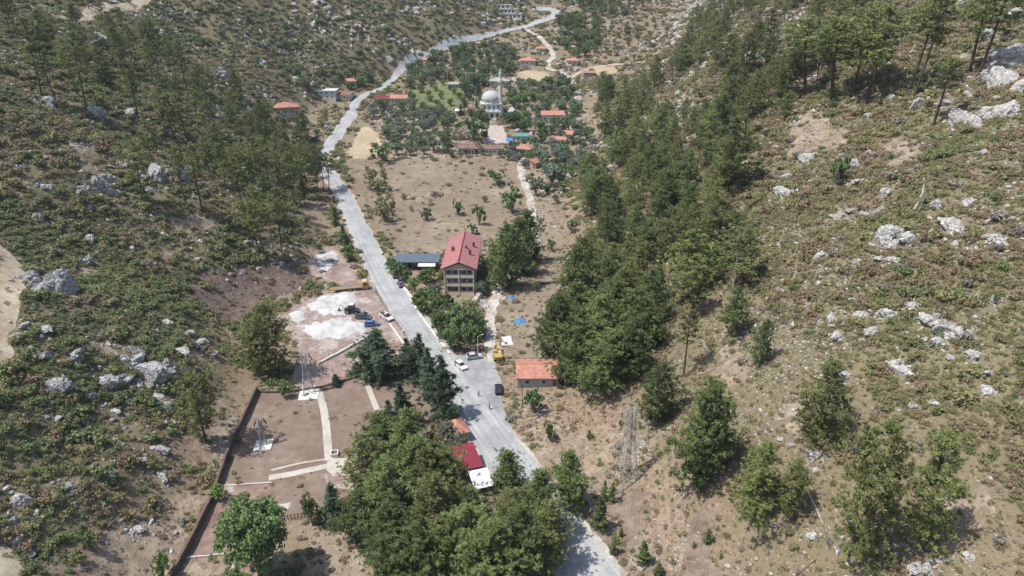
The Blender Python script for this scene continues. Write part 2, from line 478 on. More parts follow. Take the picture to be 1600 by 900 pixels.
for bp in ([(1130,540),(1180,548),(1170,600),(1130,610),(1105,580)], [(1225,640),(1265,635),(1262,690),(1225,700)], [(1240,160),(1330,205),(1300,235),(1230,240)], [(1450,760),(1540,745),(1560,800),(1490,860),(1440,830)], [(1390,215),(1450,225),(1440,262),(1385,255)],
           [(112,222),(140,222),(152,262),(150,278),(120,250)], [(238,390),(275,385),(280,402),(245,404)], [(150,532),(205,540),(200,552),(150,548)], [(285,560),(345,552),(350,580),(300,592)], [(330,640),(372,640),(350,700),(325,740)], [(180,835),(270,800),(300,830),(262,890),(150,905),(120,880)], [(265,345),(330,335),(345,352),(280,362)], [(95,425),(145,420),(150,436),(100,440)]):
    zone('bare_patch', bp, .03, M_BAREP, rag=2.4, step=1.6)
zone('paved_apron', [(700,556),(738,553),(772,562),(782,590),(785,630),(800,672),(760,650),(725,605)], .06, M_APRON, rag=.3, cell=1.5)
zone('concrete_pad', [(512,717),(556,716),(556,742),(520,745),(510,735)], .10, M_CONC, rag=.1)
ribbon('concrete_path', [(498,612),(506,640),(511,680),(514,720)], 1.7, .09, M_CONC, rag=.06, n=6)
ribbon('concrete_path', [(572,598),(582,622),(592,648),(598,664)], 1.3, .09, M_CONC, rag=.06, n=6)
ribbon('concrete_path', [(420,747),(460,740),(512,728)], 1.6, .09, M_CONC, rag=.08, n=6)
ribbon('concrete_path', [(424,735),(470,724),(508,718)], .5, .09, M_CONC, rag=.05, n=6)
ROADPIX = [(1010,1020),(925,902),(860,808),(800,728),(776,693),(746,650),(700,580),(652,512),(608,452),(586,412),(567,370),(553,340),(535,302),(514,272),(502,252),(507,236),(533,202),(549,177),(556,160),(571,149),(596,139),(619,119),(632,103),(652,91),(692,74),(740,61),(790,49),(819,43),(842,35),(864,27),(870,20),(858,15),(838,14)]
ROADW = [9.2,9.2,9.2,9.2,9.2,8.6,8.0,7.8,7.6,7.4,7.2,7.0,6.8,6.6,6.4,6.4,6.4,6.0,5.6,5.4,5.4,5.4,5.4,5.4,5.4,5.4,5.4,6,7,8,9,8,7]
ribbon('road_shoulder', ROADPIX[:18], [w + 1.5 for w in ROADW[:18]], .05, M_SHOULDER, rag=.7)
ROAD = ribbon('road', ROADPIX, ROADW, .085, M_ASPH, rag=.25, cell=1.6)
ribbon('lane', [(772,566),(768,530),(766,500),(772,468),(788,440),(815,410),(834,376),(835,352),(828,310),(818,284),(814,262),(822,246)], [4,3.5,3.2,3,3,3,3,3,3,3.2,3.5,4], .06, M_LANE, rag=.6)
ribbon('lane', [(770,560),(764,520),(766,490),(774,462)], 4.6, .045, M_REDSOIL, rag=.6)
ribbon('village_lane', [(817,45),(836,54),(850,66),(862,80),(864,90),(857,98),(858,108),(878,114),(892,124),(899,140),(903,152),(897,164)], 4.2, .06, M_LANE, rag=.4, cell=3)
ribbon('village_lane', [(892,122),(915,110),(940,104),(970,101),(1000,97)], 3.6, .06, M_TRACK, rag=.5, cell=3)
ribbon('dirt_track', [(-60,362),(-8,390),(18,416),(15,455),(-3,515),(-16,575),(-60,640)], 5.0, .06, M_TRACK, rag=.8)
ribbon('dirt_track', [(-40,845),(-6,868),(10,895),(22,935)], 5, .06, M_TRACK, rag=.8)
ribbon('dirt_track', [(100,34),(140,22),(180,10),(225,0),(260,-14)], 6, .06, M_TRACK, rag=.6, cell=3)

# --- grid: fine near the middle, coarse far away
def axis(parts):
    out = []
    for a, b, s in parts: out += list(np.arange(a, b, s))
    return np.array(out + [parts[-1][1]])
GX = axis([(-900, -600, 40), (-600, -300, 16), (-300, -170, 5), (-170, 170, 1.7), (170, 300, 5), (300, 600, 16), (600, 900, 40)])
GY = axis([(-200, 20, 12), (20, 260, 1.7), (260, 420, 2.4), (420, 720, 4), (720, 1000, 14), (1000, 1500, 50)])
gx, gy = np.meshgrid(GX, GY)
gz = hgt(gx, gy)
low = np.zeros(gx.shape)
for s in SHEETS:
    px = [p[0] for p in s['poly']]; py = [p[1] for p in s['poly']]
    i0, i1 = np.searchsorted(GX, [min(px) - 2, max(px) + 2]); j0, j1 = np.searchsorted(GY, [min(py) - 2, max(py) + 2])
    X = gx[j0:j1, i0:i1]; Y = gy[j0:j1, i0:i1]
    if X.size == 0: continue
    e = 1.9 if Y.mean() < 420 else 4.2
    ins = in_poly(X, Y, s['poly'])
    for dx, dy in ((e, 0), (-e, 0), (0, e), (0, -e), (e, e), (-e, e), (e, -e), (-e, -e)):
        ins &= in_poly(X + dx, Y + dy, s['poly'])
    low[j0:j1, i0:i1] = np.maximum(low[j0:j1, i0:i1], ins * .3)
gl, gr_ = side_rise(gx, gy)
side = smooth01((gl + gr_ - 2) / 12)
green = np.where(gl > gr_, .30 + .70 * side, .22 + .72 * side)
green = green + (vnoise(gx, gy, 30, 9) - .5) * .5
green = np.clip(green + .25 * smooth01((gy - 330) / 120), 0, 1)
ny, nx = gx.shape
idx = np.arange(nx * ny).reshape(ny, nx)
quads = np.stack([idx[:-1, :-1], idx[:-1, 1:], idx[1:, 1:], idx[1:, :-1]], -1).reshape(-1, 4)
me = mesh_np('ground', np.stack([gx, gy, gz - low], -1).reshape(-1, 3), quads, True, {'green': ('POINT', green.ravel())})
tag(link('ground', me, None, terrain_material()), kind='structure')

def grid_height(x, y):
    return hgt(x, y)
def build_sheet(s):
    poly = s['poly']
    pts = [Vector(p) for p in poly]; n = len(pts)
    px = np.array([p[0] for p in poly]); py = np.array([p[1] for p in poly])
    c = s['cell']
    X, Y = np.meshgrid(np.arange(px.min(), px.max(), c), np.arange(py.min(), py.max(), c))
    X = X.ravel() + (hash2(np.arange(X.size), np.arange(X.size) * 3, 7) - .5) * c * .4; Y = Y.ravel()
    k = in_poly(X, Y, poly)
    pts += [Vector((a, b)) for a, b in zip(X[k], Y[k])]
    vs, es, fs, *_ = delaunay_2d_cdt(pts, [], [list(range(n))], 1, .02)
    v = np.array([(p.x, p.y) for p in vs])
    z = grid_height(v[:, 0], v[:, 1]) + s['lift'] + .35 * smooth01((v[:, 1] - 400) / 120)
    if s['name'] == 'gravel_patch':                        # dumped gravel lies in low heaps
        pa = np.array(poly); pb = np.roll(pa, -1, 0); ab = pb - pa
        t = np.clip(((v[:, None] - pa) * ab).sum(-1) / np.maximum((ab ** 2).sum(-1), 1e-6), 0, 1)
        dd = np.sqrt((((pa + ab * t[..., None]) - v[:, None]) ** 2).sum(-1)).min(1)
        z = z + np.minimum(dd * .45, 1.1) * (.25 + 1.2 * vnoise(v[:, 0], v[:, 1], 2.6, 51) * vnoise(v[:, 0], v[:, 1], 6, 52) * 1.6)
    me = bpy.data.meshes.new(s['name'])
    extra = None
    if s['name'] == 'road':
        ln = np.array(s['line']); seg = np.diff(ln, axis=0); sl = np.linalg.norm(seg, axis=1); cum = np.concatenate([[0], np.cumsum(sl)])
        d = seg / sl[:, None]
        rel = v[:, None, :] - ln[None, :-1, :]
        t = np.clip((rel * d).sum(-1), 0, sl); off = rel - d * t[..., None]
        k = np.argmin((off ** 2).sum(-1), 1); ii = np.arange(len(v))
        extra = (off[ii, k, 0] * -d[k, 1] + off[ii, k, 1] * d[k, 0], cum[k] + t[ii, k])
    me.from_pydata([(a, b, c2) for (a, b), c2 in zip(v, z)], [], [tuple(f) for f in fs])
    bm = bmesh.new(); bm.from_mesh(me); 
    for f in bm.faces:
        f.smooth = True
        if f.normal.z < 0: f.normal_flip()
    bm.to_mesh(me); bm.free()
    if extra:
        for an, ar in zip(('across', 'along'), extra):
            q = me.attributes.new(an, 'FLOAT', 'POINT'); q.data.foreach_set('value', ar.astype(np.float32))
    tag(link(s['name'], me, None, s['mat']), kind='structure')
for s in SHEETS: build_sheet(s)
# ------------------------------------------------------------ vegetation: meshes
def foliage_mat(name, dark, light, alt=None, trans=.25, rough=.6, altmix=.5, vary=(.68, 1.22)):
    m, n, l, b = new_mat(name)
    at = n.new('ShaderNodeAttribute'); at.attribute_name = 'tint'
    oi = n.new('ShaderNodeObjectInfo')
    mx = n.new('ShaderNodeMix'); mx.data_type = 'RGBA'
    mx.inputs['A'].default_value = (*dark, 1); mx.inputs['B'].default_value = (*light, 1)
    l.new(at.outputs['Fac'], mx.inputs['Factor'])
    alt = alt or tuple(c * .8 for c in light)
    m2 = n.new('ShaderNodeMix'); m2.data_type = 'RGBA'; m2.inputs['B'].default_value = (*alt, 1)
    l.new(mx.outputs['Result'], m2.inputs['A'])
    q = n.new('ShaderNodeMath'); q.operation = 'MULTIPLY'; q.inputs[1].default_value = altmix
    l.new(oi.outputs['Random'], q.inputs[0]); l.new(q.outputs[0], m2.inputs['Factor'])
    hs = n.new('ShaderNodeHueSaturation'); mrv = n.new('ShaderNodeMapRange'); mrv.inputs['To Min'].default_value = vary[0]; mrv.inputs['To Max'].default_value = vary[1]
    wn_ = n.new('ShaderNodeTexWhiteNoise'); wn_.noise_dimensions = '1D'; l.new(oi.outputs['Random'], wn_.inputs['W']); l.new(wn_.outputs['Value'], mrv.inputs['Value'])
    l.new(mrv.outputs['Result'], hs.inputs['Value']); l.new(m2.outputs['Result'], hs.inputs['Color'])
    l.new(hs.outputs['Color'], b.inputs['Base Color'])
    b.inputs['Roughness'].default_value = rough; b.inputs['Specular IOR Level'].default_value = .25
    ge = n.new('ShaderNodeNewGeometry'); vm = n.new('ShaderNodeMix'); vm.data_type = 'VECTOR'
    vm.inputs['Factor'].default_value = .36; vm.inputs['B'].default_value = (0, 0, 1)
    l.new(ge.outputs['Normal'], vm.inputs['A'])
    nv = n.new('ShaderNodeVectorMath'); nv.operation = 'NORMALIZE'; l.new(vm.outputs['Result'], nv.inputs[0])
    l.new(nv.outputs[0], b.inputs['Normal'])
    tr = n.new('ShaderNodeBsdfTranslucent'); l.new(hs.outputs['Color'], tr.inputs['Color'])
    ms = n.new('ShaderNodeMixShader'); ms.inputs['Fac'].default_value = trans
    out = n['Material Output']
    l.new(b.outputs[0], ms.inputs[1]); l.new(tr.outputs[0], ms.inputs[2]); l.new(ms.outputs[0], out.inputs['Surface'])
    return m
M_PINE = foliage_mat('pine_needles', (.080, .112, .036), (.275, .315, .105), (.27, .265, .11), altmix=.5)
M_PINEDK = foliage_mat('dark_pine_needles', (.055, .095, .034), (.205, .275, .090), (.225, .26, .095), altmix=.45)
M_CEDAR = foliage_mat('conifer_sprays', (.045, .080, .050), (.150, .210, .115), (.13, .185, .12), altmix=.4)
M_LEAF = foliage_mat('broad_leaves', (.055, .105, .040), (.165, .245, .090), (.18, .24, .095), altmix=.5, vary=(.75, 1.2))
M_LEAFY = foliage_mat('bright_leaves', (.10, .16, .045), (.25, .32, .10), (.20, .27, .085), altmix=.5)
M_OLIVE = foliage_mat('olive_leaves', (.10, .132, .092), (.215, .25, .18), (.17, .215, .15), altmix=.5, vary=(.8, 1.2))
M_MAQG = foliage_mat('scrub_green', (.105, .140, .055), (.215, .255, .105), (.175, .205, .09), altmix=.7, vary=(.85, 1.15))
M_MAQO = foliage_mat('scrub_olive', (.160, .160, .070), (.265, .255, .120), (.235, .205, .11), altmix=.7, vary=(.85, 1.15))
M_MAQR = foliage_mat('scrub_rust', (.190, .150, .092), (.300, .240, .155), (.27, .19, .115), altmix=.7, vary=(.85, 1.15))
M_MAQGR = foliage_mat('scrub_grey', (.19, .175, .14), (.32, .30, .25), (.26, .24, .20), altmix=.7)
M_DRYG = foliage_mat('dry_grass', (.27, .215, .135), (.43, .36, .245), (.34, .275, .18), altmix=.6)
M_BARK = mat('pine_bark', (.085, .062, .048), rough=.95, var=.35, scale=2.5)
M_BARKG = mat('grey_bark', (.20, .18, .155), rough=.95, var=.3, scale=3)
M_DEAD = mat('bleached_wood', (.42, .37, .31), rough=.95, var=.25, scale=3)

def tufts(rng, cen, rad, k, width=.24, up=.35, squash=.75):
    """needle tufts: k blades radiating from each centre"""
    N = len(cen)
    d = rng.normal(size=(N, k, 3)); d[..., 2] += up
    d /= np.linalg.norm(d, axis=-1, keepdims=True)
    r = (rad[:, None] * rng.uniform(.55, 1.1, (N, k)))[..., None]
    s = rng.normal(size=(N, k, 3)); s -= d * (s * d).sum(-1, keepdims=True); s /= np.linalg.norm(s, axis=-1, keepdims=True)
    c = cen[:, None, :]
    flat = np.array([1, 1, squash])
    a = c + d * r * .10 * flat + s * r * width * .5
    b = c + d * r * .10 * flat - s * r * width * .5
    e = c + d * r * flat + s * r * width * .25
    f = c + d * r * flat - s * r * width * .25
    v = np.stack([a, b, f, e], 2).reshape(-1, 3)
    q = np.arange(N * k * 4).reshape(-1, 4)
    t = np.clip(rng.uniform(0, 1, (N, 1)) ** 1.2 + rng.uniform(-.2, .2, (N, k)), 0, 1).ravel()
    return v, q, t
def leaves(rng, cen, rad, k, size=.22, squash=.8):
    """leaf clumps: k small faces spread over each ball, lying roughly along its surface"""
    N = len(cen)
    d = rng.normal(size=(N, k, 3)); d /= np.linalg.norm(d, axis=-1, keepdims=True)
    r = (rad[:, None] * rng.uniform(.55, 1.05, (N, k)))[..., None]
    p = cen[:, None, :] + d * r * np.array([1, 1, squash])
    nrm = d * .8 + rng.normal(size=d.shape) * .55; nrm /= np.linalg.norm(nrm, axis=-1, keepdims=True)
    s = rng.normal(size=d.shape); s -= nrm * (s * nrm).sum(-1, keepdims=True); s /= np.linalg.norm(s, axis=-1, keepdims=True)
    t = np.cross(nrm, s)
    z = (size * rng.uniform(.6, 1.4, (N, k)))[..., None]
    v = np.stack([p + s * z, p + t * z * .7, p - s * z, p - t * z * .7], 2).reshape(-1, 3)
    q = np.arange(N * k * 4).reshape(-1, 4)
    tt = np.clip(rng.uniform(.15, .85, (N, 1)) + rng.uniform(-.2, .2, (N, k)), 0, 1).ravel()
    return v, q, tt

def pine_meshes(name, seed, H=16.0, base=.25, Rr=4.0, profile='round', nb=46, k=20, tr=.55, droop=0.0, lean=.4, mt=None, dens=1.0):
    rng = np.random.default_rng(seed)
    mb = MB()
    bend = rng.normal(size=2) * lean
    def axis_at(f): return np.array([bend[0] * math.sin(f * 2.2) , bend[1] * math.sin(f * 1.7), f * H])
    mb.tube([axis_at(f) - (np.array([0, 0, .6]) if f == 0 else 0) for f in (0, .2, .4, .6, .8, .97)], [.27, .22, .18, .14, .09, .03], 6)
    cen, rad = [], []
    az = rng.uniform(0, 6.28)
    lop = rng.uniform(.55, 1.3, 8)
    for i in range(nb):
        g = (i + rng.uniform(-.3, .3)) / (nb - 1); g = min(max(g, 0), 1)
        f = base + (1 - base) * g * .98
        az += 2.4 + rng.uniform(-.4, .4)
        if profile == 'round': pr = (.50 + .55 * math.sin(math.pi * min(1, g * .85 + .12))) * (1 - g ** 3 * .72)
        elif profile == 'flat': pr = (.35 + .75 * math.sin(math.pi * min(1, g * .70 + .18))) * (1 - g ** 5 * .5)
        elif profile == 'full': pr = (.66 + .40 * math.sin(math.pi * min(1, g * .95 + .08))) * (1 - g ** 3.5 * .55)
        else: pr = (1.02 - g) ** .8 * (1 if g > .08 else .75)
        L = Rr * pr * rng.uniform(.55, 1.2) * lop[int((az % 6.28) / 6.29 * 8)]
        el = (.05 + .75 * g ** 1.5 if profile != 'cone' else .12 + .4 * g) - droop + rng.uniform(-.18, .18)
        p0 = axis_at(f)
        d = np.array([math.cos(az) * math.cos(el), math.sin(az) * math.cos(el), math.sin(el)])
        p1 = p0 + d * L * .55 + np.array([0, 0, -.04 * L]); p2 = p0 + d * L + np.array([0, 0, .10 * L])
        if L > .8: mb.tube([p0, p1, p2], [.075, .05, .02], 4, caps=False)
        m = max(3, int(L * 4.6 * dens))
        for j in range(m):
            t = 1 - rng.uniform(0, 1) ** 1.4 * tr - (0 if j else 0)
            q = p0 + (p2 - p0) * t
            sp = .16 * L * (.4 + t)
            q = q + rng.normal(size=3) * np.array([sp, sp, sp * .45]) + np.array([0, 0, .10])
            cen.append(q); rad.append(rng.uniform(.36, .66) * (.8 + .07 * L))
    for j in range(4):
        cen.append(axis_at(.985) + rng.normal(size=3) * .25); rad.append(.7)
    v, q, t = tufts(rng, np.array(cen), np.array(rad), k)
    return mb.mesh(name + '_trunk'), mesh_np(name + '_crown', v, q, False, {'tint': ('FACE', t)}), H, Rr

def broad_meshes(name, seed, H=6.0, Rr=3.2, trunk=.08, nl=9, nc=90, k=26, size=.2, squash=.85):
    rng = np.random.default_rng(seed)
    mb = MB()
    zc = H * (trunk + 1) / 2
    mb.tube([(0, 0, -.4), (.1, .05, H * trunk), (.15, 0, H * .55)], [.2, .16, .08], 6)
    lobes = []
    for i in range(nl):
        a = i * 2.4 + rng.uniform(-.4, .4); e = rng.uniform(-.5, .9)
        rr = Rr * rng.uniform(.40, .62)
        c = np.array([math.cos(a) * math.cos(e) * (Rr - rr), math.sin(a) * math.cos(e) * (Rr - rr), zc + math.sin(e) * (H * (1 - trunk) / 2 - rr * .8)])
        lobes.append((c, rr)); mb.tube([(.1, 0, H * trunk), tuple(c)], [.09, .03], 4, caps=False)
    cen, rad = [], []
    for i in range(nc):
        c, rr = lobes[i % nl]
        d = rng.normal(size=3); d[2] += .25; d /= np.linalg.norm(d)
        cen.append(c + d * rr * rng.uniform(.7, 1.0) * np.array([1, 1, squash])); rad.append(rng.uniform(.32, .62) * Rr / 3.2)
    v, q, t = leaves(rng, np.array(cen), np.array(rad), k, size * Rr / 3.2)
    z = v[:, 2]; v[:, 2] = np.maximum(z, .15 + .1 * (z - .15))
    return mb.mesh(name + '_trunk'), mesh_np(name + '_crown', v, q, False, {'tint': ('FACE', t)}), H, Rr

def bush_mesh(name, seed, nc=8, k=14, size=.17, up=.6, blade=False):
    rng = np.random.default_rng(seed)
    a = rng.uniform(0, 6.28, nc); r = np.sqrt(rng.uniform(0, 1, nc)) * .55
    cen = np.stack([np.cos(a) * r, np.sin(a) * r, .18 + (1 - r) * up * rng.uniform(.4, 1, nc)], -1)
    rad = rng.uniform(.22, .40, nc)
    if blade: v, q, t = tufts(rng, cen * np.array([1, 1, .25]), rad * 1.2, k, .16, 1.4, 1.0)
    else: v, q, t = leaves(rng, cen, rad, k, size)
    return mesh_np(name, v, q, False, {'tint': ('FACE', t)})

TREES = {}
def add_kind(kind, lst, leaf, bark):
    for tm, cm, H, Rr in lst:
        tm.materials.append(bark); cm.materials.append(leaf)
    TREES[kind] = lst
add_kind('pine', [pine_meshes('pine', 10 + i, 16, (.22, .3, .18, .34, .26, .2)[i], (4.2, 3.8, 4.6, 3.9, 4.3, 4.0)[i], 'round', (52, 46, 56, 44, 50, 48)[i]) for i in range(6)], M_PINE, M_BARK)
add_kind('darkpine', [pine_meshes('dark_pine', 30 + i, 16, (.16, .22, .12, .2)[i], (4.6, 4.2, 5.0, 4.4)[i], 'round', 62, k=22, dens=1.1) for i in range(4)], M_PINEDK, M_BARK)
add_kind('tallpine', [pine_meshes('tall_pine', 40 + i, 18, (.46, .52, .40, .56, .5)[i], (3.4, 3.0, 3.6, 3.1, 3.3)[i], 'flat', (34, 28, 36, 26, 30)[i], lean=.8) for i in range(5)], M_PINE, M_BARK)
add_kind('fullpine', [pine_meshes('full_pine', 130 + i, 16, .05, (4.6, 5.0, 4.4)[i], 'full', 84, k=22, dens=1.15, lean=.25) for i in range(3)], M_PINEDK, M_BARK)
add_kind('fullpine_pale', [pine_meshes('pale_pine', 140 + i, 16, .07, (4.4, 4.8, 4.2)[i], 'full', 70, k=20, dens=1.05, lean=.3) for i in range(3)], M_PINE, M_BARK)
add_kind('youngpine', [pine_meshes('young_pine', 50 + i, 6, .05, 1.9, 'cone', 36, k=18, dens=1.4, lean=.1) for i in range(3)], M_PINEDK, M_BARK)
add_kind('conifer', [pine_meshes('conifer', 60 + i, 12, .05, 3.3, 'cone', 74, k=22, dens=1.3, lean=.15, droop=.1) for i in range(4)], M_CEDAR, M_BARK)
add_kind('broad', [broad_meshes('broad_tree', 70 + i) for i in range(4)], M_LEAF, M_BARKG)
add_kind('bright', [broad_meshes('bright_tree', 80 + i, 5, 2.8) for i in range(3)], M_LEAFY, M_BARKG)
add_kind('olive', [broad_meshes('olive_tree', 90 + i, 4.4, 2.6, .12, 9, 80, 24, .2) for i in range(4)], M_OLIVE, M_BARKG)
add_kind('bigbroad', [broad_meshes('big_tree', 100 + i, 12, 6, .12, 18, 380, 40, .13) for i in range(2)], M_LEAF, M_BARKG)
add_kind('bush', [broad_meshes('bush', 110 + i, 2.4, 1.5, .05, 6, 40, 18, .3) for i in range(4)], M_LEAF, M_BARKG)
add_kind('olivebush', [broad_meshes('round_olive', 150 + i, 2.4, 1.5, .05, 7, 44, 18, .3) for i in range(3)], M_OLIVE, M_BARKG)
add_kind('drybush', [broad_meshes('dry_bush', 120 + i, 2.0, 1.4, .05, 6, 36, 16, .3) for i in range(3)], M_MAQO, M_BARKG)
KNAME = dict(olivebush='olive_tree', fullpine='pine_tree', fullpine_pale='pine_tree', pine='pine_tree', darkpine='pine_tree', tallpine='pine_tree', youngpine='young_pine', conifer='conifer_tree', broad='broadleaf_tree', bright='broadleaf_tree', olive='olive_tree', bigbroad='broadleaf_tree', bush='bush', drybush='bush')
KCAT = dict(olivebush='olive tree', fullpine='pine tree', fullpine_pale='pine tree', pine='pine tree', darkpine='pine tree', tallpine='pine tree', youngpine='pine tree', conifer='conifer', broad='tree', bright='tree', olive='olive tree', bigbroad='tree', bush='bush', drybush='bush')
TREE_AT = []
_tn = 0
def plant(kind, p, h, label, group=None, wid=None, rz=None):
    """one tree: an empty at its foot with trunk and crown"""
    global _tn
    _tn += 1
    rr = random.Random(_tn * 7919 + 13)
    tm, cm, H, Rr = TREES[kind][rr.randrange(len(TREES[kind]))]
    sz = h / H
    sx = sz * rr.uniform(.78, 1.08) if wid is None else wid * .84 / (2 * Rr)
    e = empty(KNAME[kind], (p[0], p[1], p[2] - .1), rr.uniform(0, 6.28) if rz is None else rz, label, KCAT[kind], group)
    e.scale = (sx, sx, sz)
    e.rotation_euler.x = rr.uniform(-.03, .03); e.rotation_euler.y = rr.uniform(-.03, .03)
    link('trunk', tm, e); link('crown', cm, e)
    TREE_AT.append((p[0], p[1], sx * Rr))
    return e
def plant_px(rows, label, group, kind=None):
    """rows of (u, v of the foot, v of the top[, width in px[, kind]]) read off the photograph"""
    for r in rows:
        u, vb, vt = r[:3]; w = r[3] if len(r) > 3 else None; k = r[4] if len(r) > 4 else (kind if isinstance(kind, str) else kind[(rows.index(r) * 7 + 3) % len(kind)])
        p = P(u, vb)
        dep = p.y * CP - (p.z - CAM_H) * SP
        plant(k, p, height_to(p, vt), label, group, w * dep / FPX if w else None)
HARD = [s for s in SHEETS if s['name'] in ('road', 'lane', 'village_lane', 'paved_apron', 'mosque_square', 'works_yard', 'concrete_path', 'concrete_pad', 'straw_field', 'straw_terrace', 'dirt_track', 'road_shoulder')]
def on_hard(x, y):
    r = np.zeros(np.shape(x), bool)
    for s in HARD: r |= in_poly(x, y, s['poly'])
    return r
def wood(pix, spacing, kinds, hrange, label, group, seed, limit=400, gap=.0):
    """trees standing free of each other inside an outline traced on the ground"""
    rng = random.Random(seed); nr = np.random.default_rng(seed)
    poly = [(p.x, p.y) for p in (P(u, v) for u, v in pix)]
    xs = [p[0] for p in poly]; ys = [p[1] for p in poly]
    X = nr.uniform(min(xs), max(xs), 3500); Y = nr.uniform(min(ys), max(ys), 3500)
    ok = in_poly(X, Y, poly) & ~on_hard(X, Y)
    if gap: ok &= vnoise(X, Y, spacing * 3, seed) > gap
    for bx, by, br in BLOCK: ok &= (X - bx) ** 2 + (Y - by) ** 2 > br * br
    X = X[ok]; Y = Y[ok]
    T = np.array(TREE_AT) if TREE_AT else np.zeros((0, 3))
    if len(T):
        ok = (((X[:, None] - T[:, 0]) ** 2 + (Y[:, None] - T[:, 1]) ** 2) > (spacing * .6) ** 2).all(1)
        X = X[ok]; Y = Y[ok]
    done = np.zeros((0, 2)); Z = hgt(X, Y)
    for x, y, z in zip(X, Y, Z):
        if len(done) >= limit: break
        if len(done) and ((done - (x, y)) ** 2).sum(1).min() < spacing ** 2: continue
        done = np.vstack([done, (x, y)])
        plant(rng.choice(kinds), (float(x), float(y), float(z)), hrange[0] + (hrange[1] - hrange[0]) * rng.random() ** .8, label, group)
    return len(done)
BLOCK = []
# ------------------------------------------------------------ building materials
M_WHITE = mat('white_render', (.60, .585, .555), rough=.9, var=.10, scale=.8)
M_CREAM = mat('cream_render', (.62, .565, .49), rough=.9, var=.12, scale=.8)
M_GREYW = mat('grey_render', (.36, .37, .34), rough=.9, var=.12, scale=.8)
M_TANW = mat('sandy_brick', (.46, .355, .285), rough=.9, var=.15, scale=2)
M_HOTEL = mat('warm_brown_render', (.43, .30, .225), rough=.9, var=.15, scale=1.2)
M_DARKW = mat('dark_timber', (.075, .055, .045), rough=.85, var=.25, scale=3)
M_GLASS = mat('window_glass', (.03, .035, .045), rough=.15, var=.2, scale=1, spec=.6)
M_FRAME = mat('white_frame', (.72, .71, .69), rough=.6, var=.05)
M_DOOR = mat('brown_door', (.16, .085, .045), rough=.6, var=.2, scale=4)
M_CONCR = mat('raw_concrete', (.46, .44, .40), rough=.95, var=.15, scale=.7)
M_PINKC = mat('pinkish_concrete', (.42, .34, .31), rough=.95, var=.12, scale=.7)
M_STONE = mat('dark_wall_stone', (.13, .095, .08), rough=.95, var=.35, scale=3, bump=.6)
M_METAL = mat('galvanised_steel', (.42, .43, .44), rough=.45, var=.12, scale=2, metal=.5)
M_DOME = mat('lead_dome', (.40, .42, .42), rough=.6, var=.08, scale=.5)
M_BLUE = mat('blue_tarpaulin', (.06, .20, .42), rough=.5, var=.2, scale=2)
M_TEAL = mat('teal_sheet', (.10, .27, .26), rough=.5, var=.15, scale=1)
M_CANVAS = mat('white_canvas', (.70, .70, .69), rough=.8, var=.05, scale=1)
def roof_mat(name, col, pitch=.45, rough=.8, streak=.25, axis='X'):
    """tiles or sheet metal: fine courses across the slope, weathering streaks"""
    m, n, l, b = new_mat(name)
    tc = n.new('ShaderNodeTexCoord')
    wv = n.new('ShaderNodeTexWave'); wv.bands_direction = axis; wv.inputs['Scale'].default_value = 1.0 / pitch * .5; wv.inputs['Distortion'].default_value = .4
    nz = n.new('ShaderNodeTexNoise'); nz.inputs['Scale'].default_value = .9; nz.inputs['Detail'].default_value = 5
    l.new(tc.outputs['Object'], wv.inputs['Vector']); l.new(tc.outputs['Object'], nz.inputs['Vector'])
    mr = n.new('ShaderNodeMapRange'); mr.inputs['From Min'].default_value = .3; mr.inputs['From Max'].default_value = .7; l.new(nz.outputs['Fac'], mr.inputs['Value'])
    mx = n.new('ShaderNodeMix'); mx.data_type = 'RGBA'; l.new(mr.outputs['Result'], mx.inputs['Factor'])
    mx.inputs['A'].default_value = (*[c * (1 - streak) for c in col], 1); mx.inputs['B'].default_value = (*[min(1, c * (1 + streak * .7)) for c in col], 1)
    l.new(mx.outputs['Result'], b.inputs['Base Color'])
    bp = n.new('ShaderNodeBump'); bp.inputs['Strength'].default_value = .5; bp.inputs['Distance'].default_value = .08
    l.new(wv.outputs['Fac'], bp.inputs['Height']); l.new(bp.outputs['Normal'], b.inputs['Normal'])
    b.inputs['Roughness'].default_value = rough; b.inputs['Specular IOR Level'].default_value = .25
    return m
M_TILE = roof_mat('orange_tiles', (.43, .21, .155))
M_TILE2 = roof_mat('faded_tiles', (.38, .185, .14))
M_BROWNT = roof_mat('brown_tiles', (.215, .125, .105))
M_PINKR = roof_mat('rose_roof_sheet', (.36, .165, .16), .6, .55, .12)
M_REDR = roof_mat('red_roof_sheet', (.22, .035, .05), .4, .5, .15, 'Y')
M_SLATE = roof_mat('slate_blue_sheet', (.105, .135, .175), .5, .5, .1)
M_WROOF = roof_mat('white_roof_sheet', (.70, .71, .72), .8, .6, .08)
M_GREYR = roof_mat('grey_roof', (.34, .33, .31), .5, .8, .2)

